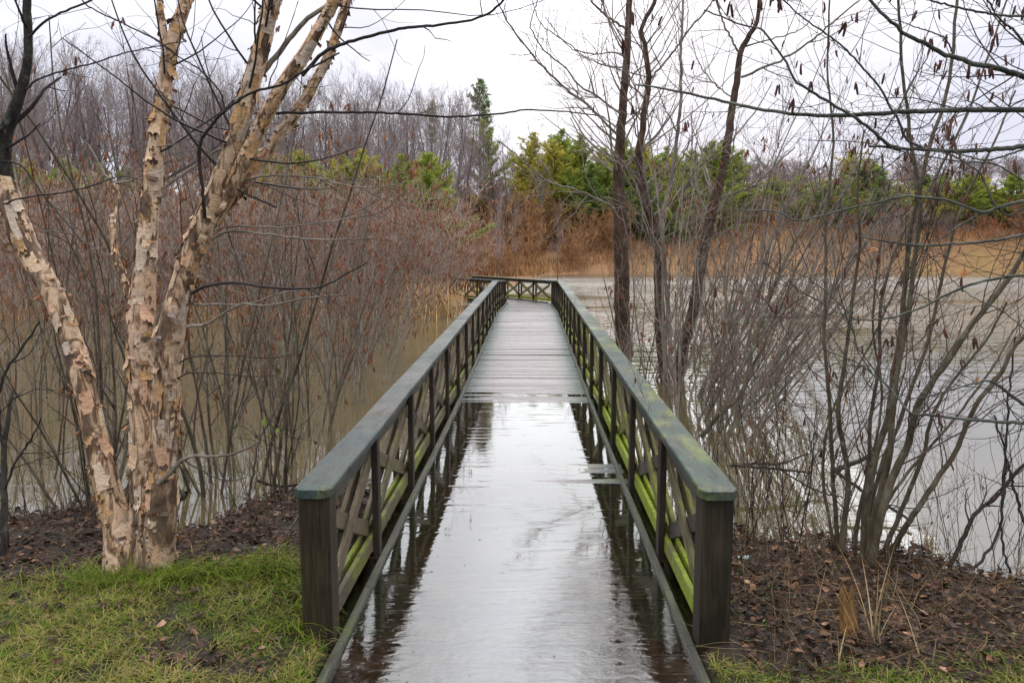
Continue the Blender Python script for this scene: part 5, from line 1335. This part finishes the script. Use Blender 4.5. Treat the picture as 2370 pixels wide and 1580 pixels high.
# ------------------------------------------------------------------ far trees
def bare_tree(name, seed, H, r0, trunk_mat='far_trunk', twig_mat='far_twig', rmin=.011, nl=20, dens=(1.5, 1.7, 2.2), lens=(.30, .45, .5)):
    rng = np.random.default_rng(seed); n = 14
    P = np.empty((1, n + 1, 3)); P[0, 0] = (0, 0, -.4); d = norm(np.array([[.05 * rng.normal(), .05 * rng.normal(), 1]]))
    for s in range(n):
        d = norm(d + .05 * rng.normal(size=(1, 3)) + np.array([0, 0, .06])); P[:, s + 1] = P[:, s] + d * (H + .4) / n
    R = r0 * np.linspace(1, .12, n + 1)[None]
    mt = MB(); tubes(mt, P, R, 7)
    p1, r1 = spawn(rng, P, R, 0, (38, 9), H * lens[0], 7, .07, .10, .45, rmin * 2.2, t0=.36, t1=.97, absn=nl)
    p2, r2 = spawn(rng, p1, r1, dens[0], (36, 11), H * lens[0] * lens[1], 5, .09, .08, .5, rmin * 1.5, t0=.15)
    p3, r3 = spawn(rng, p2, r2, dens[1], (38, 12), H * lens[0] * lens[1] * lens[2], 4, .11, .06, .55, rmin * 1.15, t0=.1)
    p4, r4 = spawn(rng, p3, r3, dens[2], (40, 12), H * .032, 3, .12, .04, .6, rmin, t0=.15)
    mc = MB(); tubes(mc, p1, r1, 5); tubes(mc, p2, r2, 4); tubes(mc, p3, r3, 3); tubes(mc, p4, r4, 3)
    top = max(P[0, -1, 2], float(p4[:, -1, 2].max()) if len(p4) else 0)
    return [('trunk', mt.mesh(name + '_trunk', [M[trunk_mat]])), ('crown', mc.mesh(name + '_crown', [M[twig_mat]]))], top
B_FAR = [bare_tree('ridge%d' % i, 1050 + i, 14.0, .22, rmin=.024, nl=22, twig_mat='far_twig') for i in range(3)]
B_VAR = [bare_tree('bare%d' % i, 1000 + i, 18.0, .19 + .03 * (i % 3)) for i in range(6)]

def pine(name, seed, H, low=.03, spread=.36, cols=((.14, .20, .03), (.19, .25, .035), (.10, .165, .03)), tuft=.30, per=11, whorl=.55):
    rng = np.random.default_rng(seed); mt = MB(); mn = MB()
    P = np.linspace([0, 0, -.3], [.15 * rng.normal(), .15 * rng.normal(), H], 10)[None]; R = (.014 * H * np.linspace(1, .1, 10))[None]
    tubes(mt, P, R, 6)
    nz = int(H * (1 - low) / whorl); zs = np.linspace(low * H, H * .985, nz); pts = []; dirs = []
    for z in zs:
        f = (z / H - low) / (1 - low); prof = spread * H * (1 - f ** 1.6) ** .8 * (.65 + .35 * min(1, f * 4 + .2)) * (.75 + .5 * rng.random()) + .10
        for a in rng.random(rng.integers(3, 6)) * 6.283:
            L = prof * (.35 + .75 * rng.random()); e = math.radians(12 + 35 * f + 10 * rng.normal())
            d = np.array([math.cos(a) * math.cos(e), math.sin(a) * math.cos(e), math.sin(e)]); b0 = np.array([0, 0, z])
            bp = np.stack([b0, b0 + d * L * .5, b0 + d * L + np.array([0, 0, .10 * L])])
            tubes(mt, bp[None], np.array([[.012 * L + .008, .008 * L + .005, .006]]), 4)
            m = max(3, int(L / (tuft * .42)))
            for t in np.linspace(.25, 1.02, m):
                for _ in range(2):
                    q = b0 + d * L * t + np.array([0, 0, .10 * L * t * t]) + rng.normal(size=3) * tuft * .38; pts.append(q); dirs.append(d)
    pts = np.array(pts); dirs = np.array(dirs); n = len(pts)
    idx = np.repeat(np.arange(n), per); M_ = len(idx)
    dd = norm(dirs[idx] * .35 + rng.normal(size=(M_, 3)) * .65 + np.array([0, 0, .45])); s = norm(np.cross(dd, rng.normal(size=(M_, 3))))
    L = (tuft * (.6 + .6 * rng.random(M_)))[:, None]; w = L * .085; p = pts[idx]
    V = np.stack([p - s * w * .5, p + s * w * .5, p + dd * L * .6 + s * w, p + dd * L, p + dd * L * .6 - s * w], 1)
    b = (np.arange(M_) * 5)[:, None]; Q = b + np.array([[0, 1, 2, 4]]); T = b + np.array([[4, 2, 3]])
    c = np.asarray(cols)[rng.integers(0, len(cols), n)] * (.8 + .4 * rng.random((n, 1)))
    mn.add(V.reshape(-1, 3), Q, T, np.repeat(c[idx], 5, axis=0))
    return [('trunk', mt.mesh(name + '_trunk', [M['brown_bark']])), ('crown', mn.mesh(name + '_crown', [M['needle']]))], H
YEL = ((.44, .40, .075), (.50, .44, .08), (.38, .36, .07))
GRN = ((.29, .34, .065), (.35, .39, .07), (.23, .29, .06)); DGR = ((.16, .23, .07), (.20, .27, .07), (.13, .20, .06))
P_VAR = [pine('pine%d' % i, 1100 + i, 12.0, .03, [.36, .32, .42, .34][i], [GRN, YEL, GRN, DGR][i]) for i in range(4)]
TP_VAR = pine('tallpine', 1120, 16.0, .70, .10, DGR, .32, 10, .5)
TP2 = pine('tallpine2', 1121, 14.0, .66, .09, GRN, .32, 10, .6)

def top_scale(px, py, Y, H):
    """uniform scale that lifts a tree of height H to photo row py when it stands at (px, Y)"""
    p, _ = at(px, py, Y); x = p[0]; g = gz(x, Y); return x, g, max(.25, (p[2] - g) / H)

rt = np.random.default_rng(1200)
topline = lambda px: float(np.interp(px, [-150, 0, 150, 320, 500, 700, 850, 930, 1010, 1090, 1160, 1230, 1290], [45, 62, 70, 105, 120, 150, 140, 180, 160, 190, 235, 285, 335]))
cnt = 0
while cnt < 135:
    px = -140 + 1400 * rt.random(); Y = 52 + 40 * rt.random(); v = rt.integers(0, 6)
    if px > 1060 and (Y < 84 or rt.random() < .4): continue
    row = topline(px) + abs(rt.normal()) * 32
    parts, H = B_VAR[v]; x, g, s = top_scale(px, row, Y, H)
    place(parts, 'bare_tree', 'tall bare grey tree in the wood rising behind the marsh on the left', 'tree', (x, Y, g), rt.random() * 6.28, s * (.8 + .25 * rt.random()), 'bare trees of the left wood', s)
    cnt += 1
for px, row, Y in [(1045, 160, 88), (900, 150, 84), (955, 180, 90), (840, 150, 80), (1130, 225, 92)]:
    parts, H = B_VAR[int(rt.integers(0, 6))]; x, g, s = top_scale(px, row, Y, H)
    place(parts, 'bare_tree', 'tall bare crown standing clear against the sky left of the bridge line', 'tree', (x, Y, g), rt.random() * 6.28, s * 1.1, 'clear standing bare trees near the centre', s)
cnt = 0
while cnt < 125:
    px = 1180 + 1330 * rt.random(); Y = 128 + 45 * rt.random()
    row = float(np.interp(px, [1180, 1300, 1500, 1700, 1900, 2100, 2370], [335, 350, 358, 352, 355, 350, 345])) + abs(rt.normal()) * 24
    parts, H = B_FAR[int(rt.integers(0, 3))]; x, g, s = top_scale(px, row, Y, H)
    place(parts, 'bare_tree', 'distant bare tree on the ridge beyond the pond on the right', 'tree', (x, Y, g), rt.random() * 6.28, s * 1.7, 'bare trees on the far right ridge', s)
    cnt += 1
def pines(spec, label, group, seed, widen=1.15):
    rg = np.random.default_rng(seed)
    for px, row, Y, v in spec:
        parts, H = P_VAR[v]; x, g, s = top_scale(px, row, Y, H)
        place(parts, 'young_pine', label, 'pine tree', (x, Y, g), rg.random() * 6.28, s * widen, group, s)
rp = np.random.default_rng(1300)
spec = [(1205 + 520 * rp.random(), 325 + 70 * rp.random(), 96 + 10 * rp.random(), int(rp.integers(0, 3))) for _ in range(16)] + [(1235, 312, 100, 1), (1300, 305, 106, 0), (1345, 318, 98, 0), (1280, 330, 96, 1), (1400, 345, 104, 2), (1450, 330, 100, 0), (1490, 335, 108, 2), (1545, 345, 100, 0), (1600, 350, 104, 2), (1650, 355, 98, 0), (1700, 362, 106, 2), (1370, 380, 92, 3), (1440, 400, 94, 3), (1500, 410, 92, 3), (1560, 400, 92, 2), (1620, 420, 94, 0), (1240, 370, 95, 1), (1210, 360, 99, 1), (1320, 390, 93, 2)]
pines(spec, 'young green pine in the stand behind the slim trunk trio beyond the pond', 'pines beyond the pond in the centre', 1, 1.4)
spec = [(1740 + 650 * rp.random(), 400 + 70 * rp.random(), 102 + 14 * rp.random(), int(rp.integers(0, 4))) for _ in range(46)] + [(1970, 352, 118, 1), (2010, 372, 116, 0), (2210, 430, 104, 1), (2280, 440, 106, 0)]
pines(spec, 'green pine on the far bank across the open pond on the right', 'pines on the far right bank', 2, 2.0)
spec = [(560 + 440 * rp.random(), 352 + 60 * rp.random(), 46 + 7 * rp.random(), int(rp.integers(0, 3))) for _ in range(34)]
pines(spec, 'yellowish green young pine behind the alder thicket left of the bridge', 'pines behind the left thicket', 3)
spec = [(-20 + 320 * rp.random(), 375 + 50 * rp.random(), 46 + 6 * rp.random(), int(rp.integers(0, 3))) for _ in range(13)]
pines(spec, 'young green pine glimpsed behind the birch stems on the left', 'pines behind the birch', 4)
for px, row, Y, V_, lab in [(1112, 188, 95, TP_VAR, 'tall thin pine with a tufted top standing above the bare trees'), (1000, 238, 97, TP2, 'shorter tall pine with thin top just left of the tufted one'), (1120, 285, 90, P_VAR[0], 'full green pine below the tall tufted pine')]:
    parts, H = V_; x, g, s = top_scale(px, row, Y, H)
    place(parts, 'pine_tree', lab, 'pine tree', (x, Y, g), rt.random() * 6.28, s, None, s)

# tawny and russet shrubs on the slope
V_tan = [shrub_meshes('tawny%d' % i, 1400 + i, 4.2, 16, .7, 0, .035, 'tan_twig', 'tan_twig', 0, 2.4, 1.2, 3.2, .55, 3.4, .3, .017, base=.6, k=4) for i in range(3)]
V_rus = [shrub_meshes('russet%d' % i, 1410 + i, 3.6, 18, .8, 0, .03, 'rust_twig', 'rust_twig', 0, 2.6, 1.0, 3.4, .5, 3.6, .28, .018, base=.7, k=4) for i in range(3)]
rk = np.random.default_rng(1420); c = 0
while c < 42:
    px = 1010 + 430 * rk.random(); Y = 84 + 15 * rk.random(); x = (px - 1185) / F_PX * Y; row = 415 + 70 * rk.random() + (40 if px > 1340 else 0)
    if gz(x, Y) < .03: continue
    x, g, s = top_scale(px, row, Y, 4.4)
    place(V_tan[c % 3], 'tawny_shrub', 'tall tawny shrub in front of the pines above the end of the bridge', 'shrub', (x, Y, g), rk.random() * 6.28, s * 1.1, 'tall tawny shrubs below the pines', s); c += 1
c = 0
while c < 46:
    px = 960 + 520 * rk.random(); Y = 46 + 52 * rk.random(); x = (px - 1185) / F_PX * Y
    if gz(x, Y) < .03: continue
    p, H = V_tan[c % 3], 4.4; s = .55 + .5 * rk.random() + (.25 if abs(px - 1250) < 160 and Y > 75 else 0)
    place(p, 'tawny_shrub', 'bare tawny orange shrub on the slope behind the end of the bridge', 'shrub', (x, Y, gz(x, Y)), rk.random() * 6.28, s, 'tawny shrubs behind the bridge'); c += 1
c = 0
while c < 95:
    px = 1380 + 1050 * rk.random(); Y = 92 + 34 * rk.random(); x = (px - 1185) / F_PX * Y
    if gz(x, Y) < .05 or (1650 < px < 2050 and Y < 106): continue
    place(V_rus[c % 3], 'russet_shrub', 'bare russet shrub on the far bank across the pond', 'shrub', (x, Y, gz(x, Y)), rk.random() * 6.28, .7 + .6 * rk.random(), 'russet shrubs on the far bank'); c += 1
V_pur = [[(pn, me.copy()) for pn, me in V_rus[i]] for i in range(2)]
for v in V_pur:
    for pn, me in v: me.materials.clear(); me.materials.append(M['far_twig'] if pn != 'stem_clump' else M['far_trunk'])
c = 0
while c < 165:
    low = c >= 110
    px = (1820 + 600 * rk.random()) if low else 1400 + 1030 * rk.random(); Y = 95 + (10 if low else 28) * rk.random(); x = (px - 1185) / F_PX * Y; row = (545 + 45 * rk.random()) if low else 470 + 75 * rk.random() - (30 if Y > 115 else 0)
    if gz(x, Y) < .1: continue
    x, g, s = top_scale(px, row, Y, 3.8)
    if c % 5 < 3: place(V_rus[c % 3], 'russet_shrub', 'bare russet shrub covering the slope beyond the pond on the right', 'shrub', (x, Y, g), rk.random() * 6.28, s * 1.15, 'russet shrubs on the far slope', s)
    else: place(V_pur[c % 2], 'grey_shrub', 'bare purple grey shrub among russet ones on the far right slope', 'shrub', (x, Y, g), rk.random() * 6.28, s * 1.15, 'grey shrubs on the far slope', s)
    c += 1
# a few slim bare saplings right behind the bend of the bridge
for i, (px, row, Y) in enumerate([(1195, 520, 38), (1165, 575, 36), (1150, 560, 40), (1290, 560, 42)]):
    parts, H = B_VAR[i]; x, g, s = top_scale(px, row - 40, Y, H)
    lab = ['slim bare sapling directly behind the far railing', 'short bare sapling left of the one behind the far railing', 'thin bare sapling beyond the bend of the bridge', 'leaning bare sapling right of the far railing corner'][i]
    place(parts, 'bare_sapling', lab, 'sapling', (x, Y, max(g, -.3)), i, s * .5, None, s)

# ------------------------------------------------------------------ sky, sun, camera
def world():
    w = bpy.data.worlds.new('World'); bpy.context.scene.world = w; w.use_nodes = True; nt = w.node_tree; nt.nodes.clear()
    out = nt.nodes.new('ShaderNodeOutputWorld'); bg = nt.nodes.new('ShaderNodeBackground'); nt.links.new(bg.outputs[0], out.inputs[0])
    bg.inputs['Strength'].default_value = .1
    sky = nt.nodes.new('ShaderNodeTexSky'); sky.sky_type = 'NISHITA'; sky.sun_disc = False; sky.sun_elevation = math.radians(31); sky.sun_rotation = math.radians(8); sky.dust_density = 3
    tc = nt.nodes.new('ShaderNodeTexCoord'); sp = nt.nodes.new('ShaderNodeSeparateXYZ'); nt.links.new(tc.outputs['Generated'], sp.inputs[0])
    r = ramp(nt, sp.outputs['Z'], [(0.0, (6.3, 6.4, 7.5)), (.12, (6.5, 6.65, 7.7)), (.30, (7.2, 7.3, 8.1)), (.55, (15.5, 15.5, 15.8)), (1, (23, 23, 23.2))])
    # glow added to the cloud ahead to brighten its reflection in the flooded deck
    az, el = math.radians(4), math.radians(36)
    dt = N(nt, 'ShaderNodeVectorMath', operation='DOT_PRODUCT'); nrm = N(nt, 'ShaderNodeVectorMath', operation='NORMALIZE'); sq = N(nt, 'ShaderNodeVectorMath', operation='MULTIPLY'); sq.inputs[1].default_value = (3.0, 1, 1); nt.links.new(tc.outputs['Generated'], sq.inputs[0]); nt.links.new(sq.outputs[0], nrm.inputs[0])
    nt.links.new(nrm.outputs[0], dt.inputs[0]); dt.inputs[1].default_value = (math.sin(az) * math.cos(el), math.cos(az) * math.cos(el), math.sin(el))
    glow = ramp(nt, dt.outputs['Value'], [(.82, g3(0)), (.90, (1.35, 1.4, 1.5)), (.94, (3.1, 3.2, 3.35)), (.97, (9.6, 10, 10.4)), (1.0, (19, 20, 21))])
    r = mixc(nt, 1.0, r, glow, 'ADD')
    mp = N(nt, 'ShaderNodeMapping'); mp.inputs['Scale'].default_value = (1.2, 1.2, 4.5); nt.links.new(tc.outputs['Generated'], mp.inputs[0])
    n1 = noise_tex(nt, mp.outputs[0], 2.1, 5, .55, .3)
    cl = ramp(nt, n1, [(.32, (.80, .82, .89)), (.5, (.98, .985, 1.0)), (.62, (1.12, 1.12, 1.10))])
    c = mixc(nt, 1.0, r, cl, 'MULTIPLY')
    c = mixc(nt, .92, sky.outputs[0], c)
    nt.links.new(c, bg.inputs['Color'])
world()
sun = bpy.data.lights.new('sun', 'SUN'); sun.energy = .5; sun.angle = math.radians(45); sun.color = (1, .97, .93)
so = bpy.data.objects.new('sun', sun); C.objects.link(so); so.rotation_euler = (math.radians(-59), 0, math.radians(-8))
cam = bpy.data.cameras.new('camera'); cam.sensor_width = 36; cam.lens = 28.0; cam.clip_start = .05; cam.clip_end = 2000
co = bpy.data.objects.new('camera', cam); C.objects.link(co); co.location = (0, 0, CAM_Z); co.rotation_euler = (math.radians(90) - PITCH, 0, 0)
sc = bpy.context.scene; sc.camera = co
sc.view_settings.view_transform = 'Standard'; sc.view_settings.look = 'None'; sc.view_settings.exposure = .38; sc.view_settings.gamma = 1
sc.cycles.max_bounces = 6; sc.cycles.transparent_max_bounces = 12; sc.cycles.sample_clamp_indirect = 4
